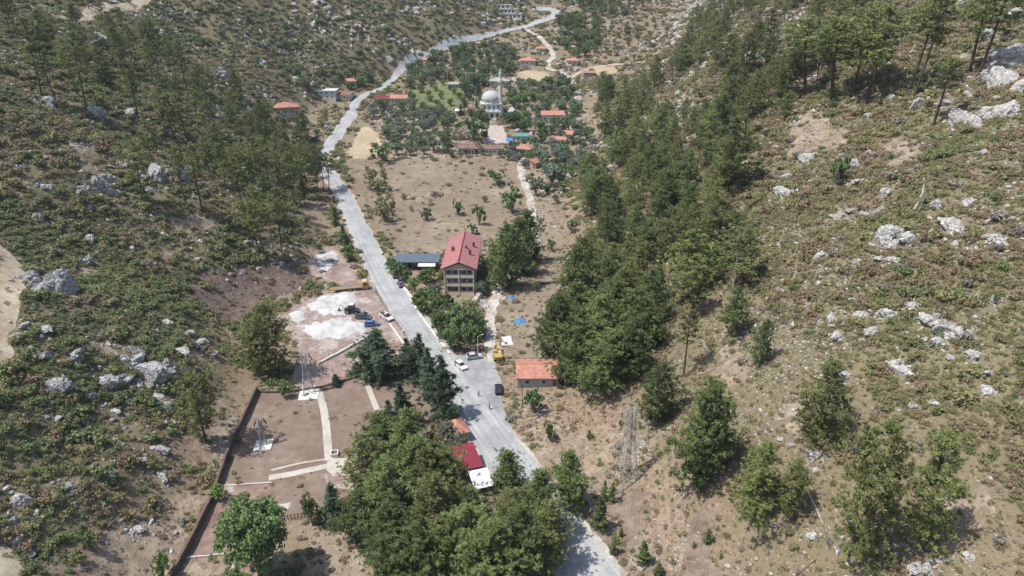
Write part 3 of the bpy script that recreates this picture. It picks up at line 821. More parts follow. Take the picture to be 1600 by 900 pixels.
# ------------------------------------------------------------ houses
def windows_on(root, x0, x1, yw, zs, n, w=1.1, h=1.25, side='front', frame=M_FRAME):
    """windows set in one face: each a frame with its pane behind it"""
    for z in zs:
        for i in range(n):
            c = x0 + (x1 - x0) * (i + .5) / n
            f = MB(); t = .09
            def bx(a, b, c0, c1):
                if side == 'front': f.box(a, b, yw - .06, yw + .05, c0, c1)
                elif side == 'left': f.box(yw - .06, yw + .05, a, b, c0, c1)
                else: f.box(yw - .05, yw + .06, a, b, c0, c1)
            bx(c - w/2, c - w/2 + t, z, z + h); bx(c + w/2 - t, c + w/2, z, z + h); bx(c - w/2 + t, c + w/2 - t, z, z + t); bx(c - w/2 + t, c + w/2 - t, z + h - t, z + h)
            fo = f.build('window', frame, root)
            g = MB()
            if side == 'front': g.box(c - w/2 + t, c + w/2 - t, yw - .02, yw + .04, z + t, z + h - t)
            elif side == 'left': g.box(yw - .02, yw + .04, c - w/2 + t, c + w/2 - t, z + t, z + h - t)
            else: g.box(yw - .04, yw + .02, c - w/2 + t, c + w/2 - t, z + t, z + h - t)
            g.build('pane', M_GLASS, fo)
def roof_slab(pts, th=.16):
    """one roof plane: outline of 3 or 4 points, given thickness downwards"""
    m = MB(); n = len(pts)
    m.add([*pts, *[(x, y, z - th) for x, y, z in pts]], [tuple(range(n)), tuple(range(2*n-1, n-1, -1))] + [((i+1) % n, i, n+i, n+(i+1) % n) for i in range(n)])
    return m
def house(u0, u1, v_eave, v_base, depth, roof, walls, label, name='house', kind='gable_x', rise=1.4, rot=0.0, over=.5, nwin=3, storeys=1, chimney=True, group=None, z_min=2.4, cat='house'):
    """a house whose front shows from column u0 to u1, eaves at row v_eave, foot at row v_base"""
    uc = (u0 + u1) / 2
    p = P(uc, v_base)
    dep = p.y * CP - (p.z - CAM_H) * SP
    W = (u1 - u0) * dep / FPX - 2 * over
    W = max(W, 2.5)
    hh = max(height_to(p, v_eave), z_min * storeys)
    o = empty(name, (p.x, p.y + depth / 2 * math.cos(rot), p.z), rot, label, cat, group)
    BLOCK.append((p.x, p.y + depth / 2, max(W, depth) * .62))
    x, y = W / 2, depth / 2
    wl = MB().box(-x, x, -y, y, -1.5, hh)
    X, Y = x + over, y + over
    e = hh - .02
    if kind == 'gable_x':
        wl.add([(-x, -y, hh), (-x, y, hh), (-x, 0, hh + rise * y / Y), (-x + .2, -y, hh), (-x + .2, y, hh), (-x + .2, 0, hh + rise * y / Y)], [(0, 2, 1), (3, 4, 5), (0, 3, 5, 2), (1, 2, 5, 4), (0, 1, 4, 3)])
        wl.add([(x, -y, hh), (x, y, hh), (x, 0, hh + rise * y / Y), (x - .2, -y, hh), (x - .2, y, hh), (x - .2, 0, hh + rise * y / Y)], [(0, 2, 1), (3, 4, 5), (0, 3, 5, 2), (1, 2, 5, 4), (0, 1, 4, 3)])
        roof_slab([(-X, -Y, e + .18), (X, -Y, e + .18), (X, 0, e + rise + .18), (-X, 0, e + rise + .18)]).build('roof_slope', roof, o)
        roof_slab([(X, Y, e + .18), (-X, Y, e + .18), (-X, 0, e + rise + .18), (X, 0, e + rise + .18)]).build('roof_slope', roof, o)
        MB().tube([(-X, 0, e + rise + .2), (X, 0, e + rise + .2)], .11, 6).build('ridge', roof, o)
    elif kind == 'gable_y':
        for sgn in (-1, 1):
            pts = [(sgn * X, -Y, e + .18), (0, -Y, e + rise + .18), (0, Y, e + rise + .18), (sgn * X, Y, e + .18)]
            roof_slab(pts).build('roof_slope', roof, o)
        wl.add([(-x, -y, hh), (x, -y, hh), (0, -y, hh + rise * x / X), (-x, -y + .2, hh), (x, -y + .2, hh), (0, -y + .2, hh + rise * x / X)], [(0, 1, 2), (3, 5, 4), (0, 2, 5, 3), (1, 4, 5, 2), (0, 3, 4, 1)])
        MB().tube([(0, -Y, e + rise + .2), (0, Y, e + rise + .2)], .11, 6).build('ridge', roof, o)
    elif kind == 'hip':
        L = max(0.0, X - Y) if X > Y else 0.0
        M_ = max(0.0, Y - X) if Y > X else 0.0
        A, B = (-L, -M_, e + rise + .18), (L, M_, e + rise + .18)
        c = [(-X, -Y, e + .18), (X, -Y, e + .18), (X, Y, e + .18), (-X, Y, e + .18)]
        if L > 0:
            sl = [[c[0], c[1], B, A], [c[2], c[3], A, B], [c[1], c[2], B], [c[3], c[0], A]]
        elif M_ > 0:
            sl = [[c[0], c[1], A], [c[2], c[3], B], [c[1], c[2], B, A], [c[3], c[0], A, B]]
        else: sl = [[c[i], c[(i+1) % 4], A] for i in range(4)]
        for q in sl: roof_slab(q).build('roof_slope', roof, o)
    elif kind == 'shed':
        roof_slab([(-X, -Y, e + .18), (X, -Y, e + .18), (X, Y, e + rise + .18), (-X, Y, e + rise + .18)]).build('roof_slope', roof, o)
        wl.add([(-x, y - .2, hh), (x, y - .2, hh), (x, y, hh), (-x, y, hh), (-x, y - .2, hh + rise * .9), (x, y - .2, hh + rise * .9), (x, y, hh + rise * .93), (-x, y, hh + rise * .93)], [(0,1,5,4),(1,2,6,5),(2,3,7,6),(3,0,4,7),(4,5,6,7)])
    else:
        MB().box(-X, X, -Y, Y, hh, hh + .22).build('roof_slab', roof, o, bevel=.03)
        pa = MB()
        for a in ((-X, X, -Y, -Y + .2), (-X, X, Y - .2, Y), (-X, -X + .2, -Y + .2, Y - .2), (X - .2, X, -Y + .2, Y - .2)): pa.box(*a, hh + .22, hh + .6)
        pa.build('parapet', walls, o)
    wl.build('wall', walls, o)
    sh = hh / storeys
    zs = [s * sh + sh * .36 for s in range(storeys)]
    if nwin:
        windows_on(o, -x + .3, x - (1.5 if storeys == 1 and W > 5 else .3), -y, zs, nwin, h=min(1.25, sh * .45))
        windows_on(o, -y + .5, y - .5, -x, zs, 2, side='left', h=min(1.25, sh * .45))
        windows_on(o, -y + .5, y - .5, x, zs, 2, side='right', h=min(1.25, sh * .45))
        if W > 5 and storeys == 1:
            d = MB().box(x - 1.35, x - .4, -y - .05, -y + .04, 0, 2.0).build('door', M_DOOR, o)
            MB().box(x - .55, x - .48, -y - .11, -y - .05, .95, 1.1).build('handle', M_METAL, d)
    if chimney:
        ch = MB().box(x * .45, x * .45 + .6, -.1, .5, hh + .4, hh + rise + 1.0).build('chimney', M_WHITE, o)
        MB().box(x * .45 - .1, x * .45 + .7, -.2, .6, hh + rise + 1.0, hh + rise + 1.12).build('cap', M_CONCR, ch)
    return o

# --- the hotel
def hotel():
    W, D, he, rise = 9.4, 26.0, 8.6, 2.3
    x0, y0 = -16.4, 197.4
    o = empty('hotel', (x0, y0 + D / 2, G(x0, y0)), R(-.8), 'three storey hotel with a long rose red gabled roof and balconies', 'hotel')
    BLOCK.append((x0, y0 + 5, 9)); BLOCK.append((x0, y0 + 18, 10))
    x, y = W / 2, D / 2
    w = MB().box(-x, x, -y, y, -1.5, he)
    w.add([(-x, -y, he), (x, -y, he), (0, -y, he + rise * .86), (-x, -y + .25, he), (x, -y + .25, he), (0, -y + .25, he + rise * .86)], [(0, 1, 2), (3, 5, 4), (0, 2, 5, 3), (1, 4, 5, 2), (0, 3, 4, 1)])
    w.add([(-x, y, he), (x, y, he), (0, y, he + rise * .86), (-x, y - .25, he), (x, y - .25, he), (0, y - .25, he + rise * .86)], [(0, 2, 1), (3, 4, 5), (0, 3, 5, 2), (1, 2, 5, 4), (0, 1, 4, 3)])
    w.build('wall', M_HOTEL, o)
    X, Y = x + 1.0, y + 1.5
    rmesh = {}
    for s in (-1, 1):
        sl = roof_slab([(s * X, -Y, he - .1), (0, -Y, he + rise), (0, Y, he + rise), (s * X, Y, he - .1)], .2).build('roof_slope', M_PINKR, o)
        sm = MB()
        for i in range(12):
            yy = -Y + .3 + i * (2 * Y - .6) / 11
            sm.tube([(s * X, yy, he - .08), (0, yy, he + rise + .02)], .05, 4)
        sm.build('standing_seams', M_PINKR, sl)
        MB().box(s * X - .08, s * X + .08, -Y, Y, he - .38, he - .16).build('gutter', M_DARKW, o)
    MB().tube([(0, -Y - .05, he + rise + .03), (0, Y + .05, he + rise + .03)], .2, 6).build('ridge', M_REDR, o)
    # barge boards along the front gable
    for s in (-1, 1):
        roof_slab([(s * X, -Y - .12, he - .08), (0, -Y - .12, he + rise + .02), (0, -Y - .01, he + rise + .02), (s * X, -Y - .01, he - .08)], .42).build('barge_board', M_DARKW, o)
    for (cx, cy, h) in ((-2.9, -1.5, 1.0), (2.9, -4.6, 1.4), (3.6, 3.2, 1.4), (1.4, -.5, .6), (-3.0, .3, .7)):
        zr = he + rise * (1 - abs(cx) / X)
        c = MB().box(cx - .35, cx + .35, cy - .35, cy + .35, zr - .4, zr + h).build('chimney', M_REDR, o, bevel=.03)
        MB().box(cx - .45, cx + .45, cy - .45, cy + .45, zr + h, zr + h + .1).build('cap', M_DARKW, c)
    # front balconies: three storeys, two bays
    for k in range(3):
        z = k * 2.85
        MB().box(-x, x, -y - 1.35, -y, z - .16, z).build('balcony_floor', M_CREAM, o)
        for b in (0, 1):
            bx0 = -x + .1 + b * W / 2; bx1 = bx0 + W / 2 - .2
            pr = MB().box(bx0, bx1, -y - 1.33, -y - 1.23, z + .02, z + 1.0).build('balcony_panel', M_CREAM, o)
            MB().box(bx0, bx1, -y - 1.38, -y - 1.18, z + 1.0, z + 1.1).build('handrail', M_DARKW, pr)
            for c in (.3, .74):
                cc = bx0 + (bx1 - bx0) * c
                f = MB()
                f.box(cc - .62, cc - .5, -y - .06, -y + .05, z + .05, z + 2.05); f.box(cc + .5, cc + .62, -y - .06, -y + .05, z + .05, z + 2.05); f.box(cc - .5, cc + .5, -y - .06, -y + .05, z + 1.93, z + 2.05); f.box(cc - .04, cc + .04, -y - .06, -y + .05, z + .05, z + 1.93)
                fo = f.build('balcony_door', M_FRAME, o)
                MB().box(cc - .5, cc + .5, -y - .02, -y + .04, z + .05, z + 1.93).build('pane', M_GLASS, fo)
    for cx in (-x + .12, 0, x - .12):
        MB().box(cx - .13, cx + .13, -y - 1.5, -y - 1.36, -.3, he + .1).build('balcony_post', M_CREAM, o)
    MB().box(-x - .1, x + .1, -y - 1.36, -y, he - .28, he - .12).build('gable_floor', M_CREAM, o)
    MB().add([(-x + .4, -y - 1.2, he - .1), (x - .4, -y - 1.2, he - .1), (0, -y - 1.2, he + rise * .7), (-x + .4, -y - 1.05, he - .1), (x - .4, -y - 1.05, he - .1), (0, -y - 1.05, he + rise * .7)], [(0, 1, 2), (3, 5, 4), (0, 2, 5, 3), (1, 4, 5, 2), (0, 3, 4, 1)]).build('gable_panel', M_TANW, o)
    for sd, xx in (('left', -x), ('right', x)):
        windows_on(o, -y + 1, y - 1, xx, [.9, 3.75, 6.4], 8, side=sd, w=1.3)
hotel()
# --- long shed beside it
def shed():
    o = empty('long_shed', (-32.4, 217.6, G(-32.4, 217)), 0, 'long low shed with a slate blue sheet roof beside the hotel', 'shed')
    BLOCK.append((-36, 217, 5)); BLOCK.append((-29, 217, 5))
    MB().box(-7.2, 7.2, -.6, 2.6, -1, 3.1).build('wall', M_GREYW, o)
    MB().box(-7.2, 7.2, 2.35, 2.6, 3.1, 3.7).build('back_wall', M_GREYW, o)
    roof_slab([(-7.6, -3.0, 3.15), (7.6, -3.0, 3.15), (7.6, 2.9, 4.0), (-7.6, 2.9, 4.0)], .14).build('roof_slope', M_SLATE, o)
    roof_slab([(.7, -4.6, 2.3), (6.5, -4.6, 2.3), (6.5, -2.9, 2.75), (.7, -2.9, 2.75)], .08).build('awning', M_CANVAS, o)
    for i in range(6): MB().box(-7.2 + i * 2.88 - .08, -7.2 + i * 2.88 + .08, -2.8, -2.64, -.5, 3.1).build('post', M_DARKW, o)
    for cx in (.8, 3.6, 6.4): MB().box(cx - .05, cx + .05, -4.5, -4.4, -.5, 2.3).build('awning_post', M_DARKW, o)
    for i in range(4): 
        d = MB().box(-6.4 + i * 3.2, -5.2 + i * 3.2, -.68, -.6, .0, 2.0).build('door', M_DARKW, o)
shed()
# --- houses read off the photograph
house(806, 875, 591, 605, 8.6, M_TILE, M_GREYW, 'small single storey house with a faded orange roof below the pine wood', kind='gable_x', rise=1.3, over=.45, nwin=2, chimney=False)
house(696, 729, 679, 692, 5.0, M_TILE, M_TANW, 'little kiosk with an orange hipped roof at the roadside', kind='hip', rise=1.5, over=.4, nwin=1, chimney=False, rot=R(25), name='kiosk', cat='kiosk')
house(424, 464, 168, 181, 11, M_TILE2, M_TANW, 'house with a wide orange hipped roof on the terrace west of the road', kind='hip', rise=2.2, over=1.0, rot=R(20), nwin=3)
house(488, 526, 143, 155, 9, M_WROOF, M_WHITE, 'white two storey house with a pale flat sheet roof', kind='flat', storeys=2, nwin=4, chimney=False)
house(520, 550, 149, 157, 9, M_BROWNT, M_CREAM, 'low house with a brown sheet roof beside the white two storey house', kind='shed', rise=1.3, nwin=3, rot=R(-12), chimney=False)
house(535, 558, 127, 134, 7, M_TILE, M_CREAM, 'orange roof half hidden by trees above the road', kind='hip', rise=1.5, nwin=2)
house(609, 637, 154, 162, 9, M_TILE, M_WHITE, 'roadside house with a bright orange gabled roof and dark verandah', kind='gable_x', rise=1.6, nwin=4, chimney=True)
house(583, 609, 155, 161, 7, M_REDR, M_WHITE, 'low wing with a dull red roof joined to the roadside house', kind='shed', rise=1.0, nwin=3, chimney=False)
house(714, 743, 232, 241, 7, M_BROWNT, M_WHITE, 'long white cottage with a brown tiled roof at the head of the field', kind='gable_x', rise=1.3, nwin=4)
house(755, 788, 233, 242, 7, M_BROWNT, M_WHITE, 'white cottage with a brown roof beside the blue canopy', kind='gable_x', rise=1.3, nwin=4)
house(806, 833, 233, 241, 8, M_TILE, M_CREAM, 'village house with a bright orange roof next to the blue canopy', kind='hip', rise=1.7, nwin=2, rot=R(-18))
house(821, 846, 254, 262, 7, M_TILE2, M_TANW, 'shed with a dull rose roof at the head of the rubble lane', kind='gable_y', rise=1.2, nwin=1, rot=R(-35), chimney=False, name='lane_shed', cat='shed')
house(804, 826, 214, 220, 5, M_TEAL, M_WHITE, 'low white outbuilding with a teal sheet roof', kind='shed', rise=.6, nwin=2, chimney=False, name='outbuilding', cat='shed')
house(878, 898, 210, 217, 7, M_TILE, M_TANW, 'small orange roofed house behind its lower twin', kind='gable_x', rise=1.4, nwin=2, rot=R(-20))
house(866, 887, 219, 226, 6, M_TILE, M_WHITE, 'small orange roofed house in front of its upper twin', kind='gable_x', rise=1.2, nwin=2, rot=R(-20))
house(845, 882, 180, 191, 9, M_TILE, M_WHITE, 'white walled house with a long orange roof beside the stone yard', kind='gable_x', rise=1.7, nwin=3, storeys=1)
house(764, 796, 127, 134, 9, M_GREYR, M_CREAM, 'grey roofed house standing behind the mosque', kind='hip', rise=1.8, nwin=3)
house(811, 839, 95, 103, 9, M_TILE, M_CREAM, 'orange hip roofed house above the straw terrace', kind='hip', rise=2.0, nwin=3, over=.8)
house(885, 906, 95, 103, 8, M_TILE, M_WHITE, 'orange hip roofed house beside the lane fork', kind='hip', rise=2.0, nwin=2, over=.8)
house(742, 755, 68, 74, 7, M_TILE2, M_WHITE, 'small house with a faded red roof below the upper road', kind='hip', rise=1.4, nwin=1)
house(754, 766, 69, 76, 6, M_WROOF, M_WHITE, 'white box house under the upper road', kind='flat', nwin=1, chimney=False)
house(841, 854, 76, 83, 7, M_TILE, M_WHITE, 'white house with a narrow orange roof beside the winding lane', kind='gable_x', rise=1.2, nwin=2)
house(659, 678, 94, 100, 7, M_TILE, M_CREAM, 'small orange roof just below the climbing road', kind='gable_x', rise=1.4, nwin=2)
house(699, 723, 132, 138, 6, M_GREYR, M_GREYW, 'long grey barn among the orchard trees', kind='gable_x', rise=1.1, nwin=2, chimney=False, name='barn', cat='barn')
house(727, 741, 173, 179, 5, M_TILE2, M_CREAM, 'tiny hut with a faded red roof west of the mosque', kind='gable_x', rise=1, nwin=1, chimney=False, name='hut', cat='hut')
house(711, 723, 174, 180, 4, M_WROOF, M_WHITE, 'tiny white hut with a pale roof beside the red roofed hut', kind='shed', rise=.6, nwin=1, chimney=False, name='hut', cat='hut')
house(911, 931, 114, 120, 6, M_TILE2, M_TANW, 'low dull red roof beside the straw terrace and track', kind='gable_x', rise=1.0, nwin=2, chimney=False, name='barn', cat='barn')
# --- unfinished concrete building at the hairpin
def unfinished():
    p = P(796, 29)
    dep = p.y * CP - (p.z - CAM_H) * SP
    W = 40 * dep / FPX
    o = empty('unfinished_building', (p.x, p.y + 6, p.z), R(-8), 'pale unfinished building with dark openings beside the hairpin bend', 'building')
    BLOCK.append((p.x, p.y + 6, 16))
    x = W / 2
    MB().box(-x, x, -5, 6, -4, 3.4).build('ground_storey', M_WHITE, o)
    MB().box(-x - .3, x + .3, -5.3, 6.3, 3.4, 3.75).build('floor_slab', M_CONCR, o)
    MB().box(-x, x * .55, -5, 6, 3.75, 6.9).build('first_storey', M_WHITE, o)
    MB().box(-x - .3, x * .55 + .3, -5.3, 6.3, 6.9, 7.25).build('floor_slab', M_CONCR, o)
    MB().box(-x, x * .15, -5, 5, 7.25, 10.1).build('second_storey', M_WHITE, o)
    MB().box(-x - .3, x * .15 + .3, -5.3, 5.3, 10.1, 10.4).build('roof_slab', M_CONCR, o)
    for z, a, b, n in ((.9, -x, x, 6), (4.6, -x, x * .55, 5), (8.0, -x, x * .15, 3)):
        windows_on(o, a + .5, b - .5, -5, [z], n, w=1.9, h=1.7, frame=M_CONCR)
    for i in range(4): MB().box(x * .55 + 1.4 + i * 2.0, x * .55 + 1.7 + i * 2.0, -4.9, -4.6, 3.75, 5.2).build('column_stub', M_CONCR, o)
unfinished()
# --- mosque
def mosque():
    p = P(767, 184)
    k = (p.y * CP - (p.z - CAM_H) * SP) / FPX
    o = empty('mosque', (p.x, p.y + 7, p.z), R(4), 'white village mosque with one large pale grey dome', 'mosque')
    BLOCK.append((p.x, p.y + 7, 13))
    r = 15.5 * k
    a = r * 1.02
    hw = height_to(p, 164)
    MB().box(-a, a, -a, a, -1.5, hw).build('prayer_hall', M_WHITE, o)
    MB().box(-a - .35, a + .35, -a - .35, a + .35, hw, hw + .35).build('cornice', M_CONCR, o)
    MB().lathe([(r * .99, hw + .35), (r * .99, hw + 1.9), (r * 1.04, hw + 1.9), (r * 1.04, hw + 2.2)], 8).build('drum', M_WHITE, o)
    MB().lathe([(r * math.cos(t), hw + 2.2 + r * .86 * math.sin(t)) for t in np.linspace(0, 1.5, 12)], 28).build('dome', M_DOME, o, smooth=True)
    fin = MB().tube([(0, 0, hw + 2.1 + r * .86), (0, 0, hw + 3.6 + r * .86)], [.12, .03], 6).build('finial', M_METAL, o)
    pa = MB().box(-a * .8, a * .8, -a - 4.2, -a - .36, -1.5, 3.6); pa.build('porch', M_WHITE, o)
    MB().box(-a * .85, a * .85, -a - 4.5, -a - .36, 3.6, 3.85).build('porch_roof', M_DOME, o)
    for i in (-1, 0, 1):
        MB().lathe([(1.5 * math.cos(t), 3.85 + 1.0 * math.sin(t)) for t in np.linspace(0, 1.5, 6)], 14, i * a * .53, -a - 2.3).build('small_dome', M_DOME, o, smooth=True)
    windows_on(o, -a * .9, a * .9, -a, [hw - 2.4], 4, w=1.1, h=1.7)
    windows_on(o, -a * .8, a * .8, -a - 4.2, [.6], 3, w=1.6, h=2.4)
    windows_on(o, -a * .9, a * .9, a, [1.2, hw - 2.4], 4, w=1.1, h=1.7, side='right')
    windows_on(o, -a * .9, a * .9, -a, [1.2, hw - 2.4], 4, w=1.1, h=1.7, side='left')
    q = P(782, 183)
    H = height_to(q, 104)
    m = empty('minaret', (q.x, q.y + 3, q.z), 0, 'slender white minaret with a balcony and pointed cap beside the dome', 'minaret')
    MB().box(-1.6, 1.6, -1.6, 1.6, -1, 6).build('base', M_WHITE, m, bevel=.1)
    MB().lathe([(1.5, 6), (1.12, 7.6), (1.05, H * .66), (1.55, H * .685)], 12).build('shaft', M_WHITE, m)
    b = MB().lathe([(1.85, H * .685), (1.85, H * .685 + .2), (1.8, H * .685 + .2), (1.8, H * .685 + 1.1), (1.9, H * .685 + 1.1), (1.9, H * .685 + 1.2)], 12).build('balcony', M_WHITE, m)
    MB().lathe([(.95, H * .69 + .2), (.92, H * .83), (1.1, H * .84)], 12).build('upper_shaft', M_WHITE, m)
    cp = MB().lathe([(1.15, H * .84), (.05, H * .97)], 12).build('cap', M_DOME, m)
    MB().tube([(0, 0, H * .97), (0, 0, H)], [.08, .03], 6).build('finial', M_METAL, cp)
mosque()
p = P(800, 182); tb = empty('tomb', (p.x, p.y + 2, p.z), 0, 'small square tomb with a pyramid roof beside the minaret', 'tomb')
MB().box(-2.3, 2.3, -2.3, 2.3, -1, 2.8).build('wall', M_WHITE, tb); MB().lathe([(3.6, 2.8), (3.6, 3.0), (.1, 5.6)], 4).build('roof', M_DOME, tb, rot=(0, 0, R(45)))
windows_on(tb, -2, 2, -2.3, [.9], 2)
BLOCK.append((p.x, p.y + 2, 5))
# --- canopies, tarpaulins
def canopy(u, v, w, d, h, mt, label, rot=0, slope=.5, sag=.12):
    p = P(u, v)
    o = empty('canopy', (p.x, p.y, p.z), rot, label, 'canopy')
    n = 6; m = MB(); vs = []; fs = []
    for i in range(n + 1):
        for j in range(n + 1):
            a, b = i / n, j / n
            vs.append((-w/2 + w*a, -d/2 + d*b, h + slope * b - sag * 4 * (a*(1-a)) * 2 * (b*(1-b)) * 2))
    k = len(vs); vs += [(x, y, z - .05) for x, y, z in vs]
    for i in range(n):
        for j in range(n):
            q = (i*(n+1)+j, (i+1)*(n+1)+j, (i+1)*(n+1)+j+1, i*(n+1)+j+1); fs.append(q); fs.append(tuple(k + t for t in q[::-1]))
    rim = [i*(n+1) for i in range(n+1)] + [n*(n+1)+j for j in range(1, n+1)] + [i*(n+1)+n for i in range(n-1, -1, -1)] + [j for j in range(n-1, 0, -1)]
    for i in range(len(rim)): a, b = rim[i], rim[(i+1) % len(rim)]; fs.append((a, b, k+b, k+a))
    m.add(vs, fs).build('sheet', mt, o)
    for sx in (-1, 1):
        for sy in (-1, 1): MB().tube([(sx*(w/2-.1), sy*(d/2-.1), -1), (sx*(w/2-.1), sy*(d/2-.1), h + (slope if sy > 0 else 0))], .06, 6).build('pole', M_METAL, o)
    BLOCK.append((p.x, p.y, max(w, d) * .6))
    return o
canopy(796, 226, 3.6, 5, 2.6, M_BLUE, 'bright blue canopy in the mosque square')
canopy(752, 764, 3.9, 5.0, 2.4, M_CANVAS, 'white canvas canopy beside the red cafe roof', R(18))
# --- cafe under the pines: red sheet roof on posts
def cafe():
    p = P(728, 742)
    o = empty('cafe', (p.x, p.y + 1.5, p.z), R(20), 'open cafe shelter with a bright red sheet roof under the pines', 'cafe')
    BLOCK.append((p.x, p.y + 1, 5))
    roof_slab([(-2.6, -3.2, 2.7), (2.6, -3.2, 2.7), (2.6, 3.6, 3.9), (-2.6, 3.6, 3.9)], .1).build('roof_slope', M_REDR, o)
    for sx in (-2.3, 2.3):
        for y, h in ((-2.9, 2.65), (0, 3.2), (3.2, 3.75)): MB().box(sx - .08, sx + .08, y - .08, y + .08, -.5, h).build('post', M_DARKW, o)
    MB().box(-2.3, 2.3, 3.1, 3.3, -.5, 3.7).build('back_wall', M_TANW, o)
    q = P(668, 722); r = empty('lean_to', (q.x, q.y, q.z), R(10), 'small red roofed lean-to deep among the pines', 'shed')
    MB().box(-1.4, 1.4, -1.2, 1.2, -.5, 2.2).build('wall', M_WHITE, r); roof_slab([(-1.8, -1.6, 2.2), (1.8, -1.6, 2.2), (1.8, 1.6, 2.9), (-1.8, 1.6, 2.9)], .1).build('roof_slope', M_REDR, r)
    BLOCK.append((q.x, q.y, 4))
cafe()
def flat_sheet(u, v, w, d, mt, name, label, cat, rot=0, h=.35, seed=1):
    p = P(u, v); rg = np.random.default_rng(seed); n = 9
    vs = []; fs = []
    for i in range(n):
        for j in range(n):
            a, b = i/(n-1)*2-1, j/(n-1)*2-1
            e = max(abs(a), abs(b))
            vs.append((a*w/2 + rg.uniform(-.06, .06)*w, b*d/2 + rg.uniform(-.06, .06)*d, .06 + h * (1-e**2) * rg.uniform(.5, 1)))
    k = len(vs); vs += [(x, y, -.3) for x, y, z in vs]
    for i in range(n-1):
        for j in range(n-1): fs.append((i*n+j, (i+1)*n+j, (i+1)*n+j+1, i*n+j+1))
    rim = [i*n for i in range(n)] + [(n-1)*n+j for j in range(1, n)] + [i*n+n-1 for i in range(n-2, -1, -1)] + [j for j in range(n-2, 0, -1)]
    for i in range(len(rim)): a, b = rim[i], rim[(i+1) % len(rim)]; fs.append((a, b, k+b, k+a))
    o = MB().add(vs, fs).build(name, mt, None, smooth=True, loc=p, rot=(0, 0, rot))
    return tag(o, label, cat)
flat_sheet(813, 502, 3.2, 3.4, M_BLUE, 'tarpaulin', 'crumpled blue tarpaulin lying in the dry lot', 'tarpaulin', .2, .45, 1)
flat_sheet(800, 466, 1.8, 2.4, M_BLUE, 'tarpaulin', 'smaller blue tarpaulin near the upper end of the dry lot', 'tarpaulin', .6, .3, 2)
flat_sheet(792, 533, 3.4, 5.0, M_CANVAS, 'gravel_heap', 'rounded heap of clean white gravel beside the excavator', 'gravel heap', .1, 1.2, 3)

# ------------------------------------------------------------ walls and kerbs
def wall_line(pix, name, h, th, mt, label, cat='wall', top=None, step=2.5, jitter=.16, seed=3):
    pts = smooth_line([P(u, v) for u, v in pix], 12) if len(pix) > 2 else [P(*pix[0]).lerp(P(*pix[1]), i / 24) for i in range(25)]
    o = empty(name, pts[0], 0, label, cat); base = pts[0].copy()
    rg = random.Random(seed)
    L = [0.0]
    for a, b in zip(pts, pts[1:]): L.append(L[-1] + (b - a).length)
    n = max(1, int(L[-1] / step))
    def at(s):
        i = min(max(int(np.searchsorted(L, s)) - 1, 0), len(pts) - 2)
        t = (s - L[i]) / max(1e-6, L[i+1] - L[i]); return pts[i].lerp(pts[i+1], t)
    for i in range(n):
        a, b = at(L[-1] * i / n), at(L[-1] * (i + 1) / n)
        za, zb = G(a.x, a.y), G(b.x, b.y)
        d = (b - a); d.z = 0; d.normalize(); nr = Vector((-d.y, d.x, 0)) * (th / 2)
        hh = h + rg.uniform(-jitter, jitter)
        m = MB()
        q = [a - nr, b - nr, b + nr, a + nr]; zz = [za, zb, zb, za]
        vs = [(c.x - base.x, c.y - base.y, z - .6 - base.z) for c, z in zip(q, zz)] + [(c.x - base.x, c.y - base.y, z + hh - base.z) for c, z in zip(q, zz)]
        m.add(vs, [(0,3,2,1),(4,5,6,7),(0,1,5,4),(1,2,6,5),(2,3,7,6),(3,0,4,7)])
        m.build('wall_section', mt, o)
    return o
wall_line([(402,612),(385,650),(362,700),(335,775),(300,850),(270,905),(245,960)], 'boundary_wall', 1.7, .5, M_STONE, 'long dark stone boundary wall along the western side of the plot')
wall_line([(402,613),(440,614),(490,608),(545,594),(600,574)], 'low_wall', .6, .35, M_STONE, 'low brown wall closing the upper side of the building plot')
wall_line([(497,570),(545,545),(592,516)], 'concrete_beam_wall', .7, .45, M_WHITE, 'straight whitewashed low wall across the works yard')
wall_line([(609,507),(620,523),(632,540)], 'concrete_kerb_wall', .5, .4, M_WHITE, 'short white kerb wall running down from the pickup')
wall_line([(642,470),(660,497),(682,527),(703,553)], 'roadside_kerb', .35, .5, M_WHITE, 'pale kerb between the road and the hotel garden', 'kerb')
wall_line([(630,448),(640,462),(652,478)], 'garden_edge', .5, .6, M_WHITE, 'short white edging wall beside the parked scooters', 'wall')
wall_line([(733,694),(740,712),(752,738)], 'terrace_wall', .9, .35, M_PINKC, 'pinkish terrace wall between the cafe and the road')
wall_line([(350,760),(400,757),(425,755)], 'terrace_edge', .35, .3, M_CONCR, 'thin concrete edge above the red terrace', 'wall')
wall_line([(292,872),(330,869),(362,866)], 'terrace_edge', .35, .3, M_CONCR, 'thin concrete edge below the red terrace', 'wall')
wall_line([(362,866),(366,885),(364,905)], 'stone_edge', .5, .4, M_GREYW, 'rough pale stone edge beside the very large tree', 'wall')
wall_line([(835,446),(865,442),(895,438)], 'earth_wall', .7, .8, M_STONE, 'low dark earth wall at the top of the dry lot')
wall_line([(500,210),(520,193),(536,178)][::-1], 'road_guard_wall', .5, .3, M_CONCR, 'pale guard wall beside the village road')
# rail fence at the bottom of the plot
def rail_fence():
    a, b = P(440, 815), P(482, 808)
    o = empty('rail_fence', a, 0, 'short timber rail fence beside the small dark tree', 'fence')
    for i in range(9):
        c = a.lerp(b, i / 8) - a
        MB().box(c.x - .06, c.x + .06, c.y - .06, c.y + .06, c.z - .5, c.z + 1.3).build('post', M_DARKW, o)
    for z in (.5, 1.1): MB().tube([Vector((0, 0, z)), (b - a) + Vector((0, 0, z))], .05, 4).build('rail', M_DARKW, o)
rail_fence()
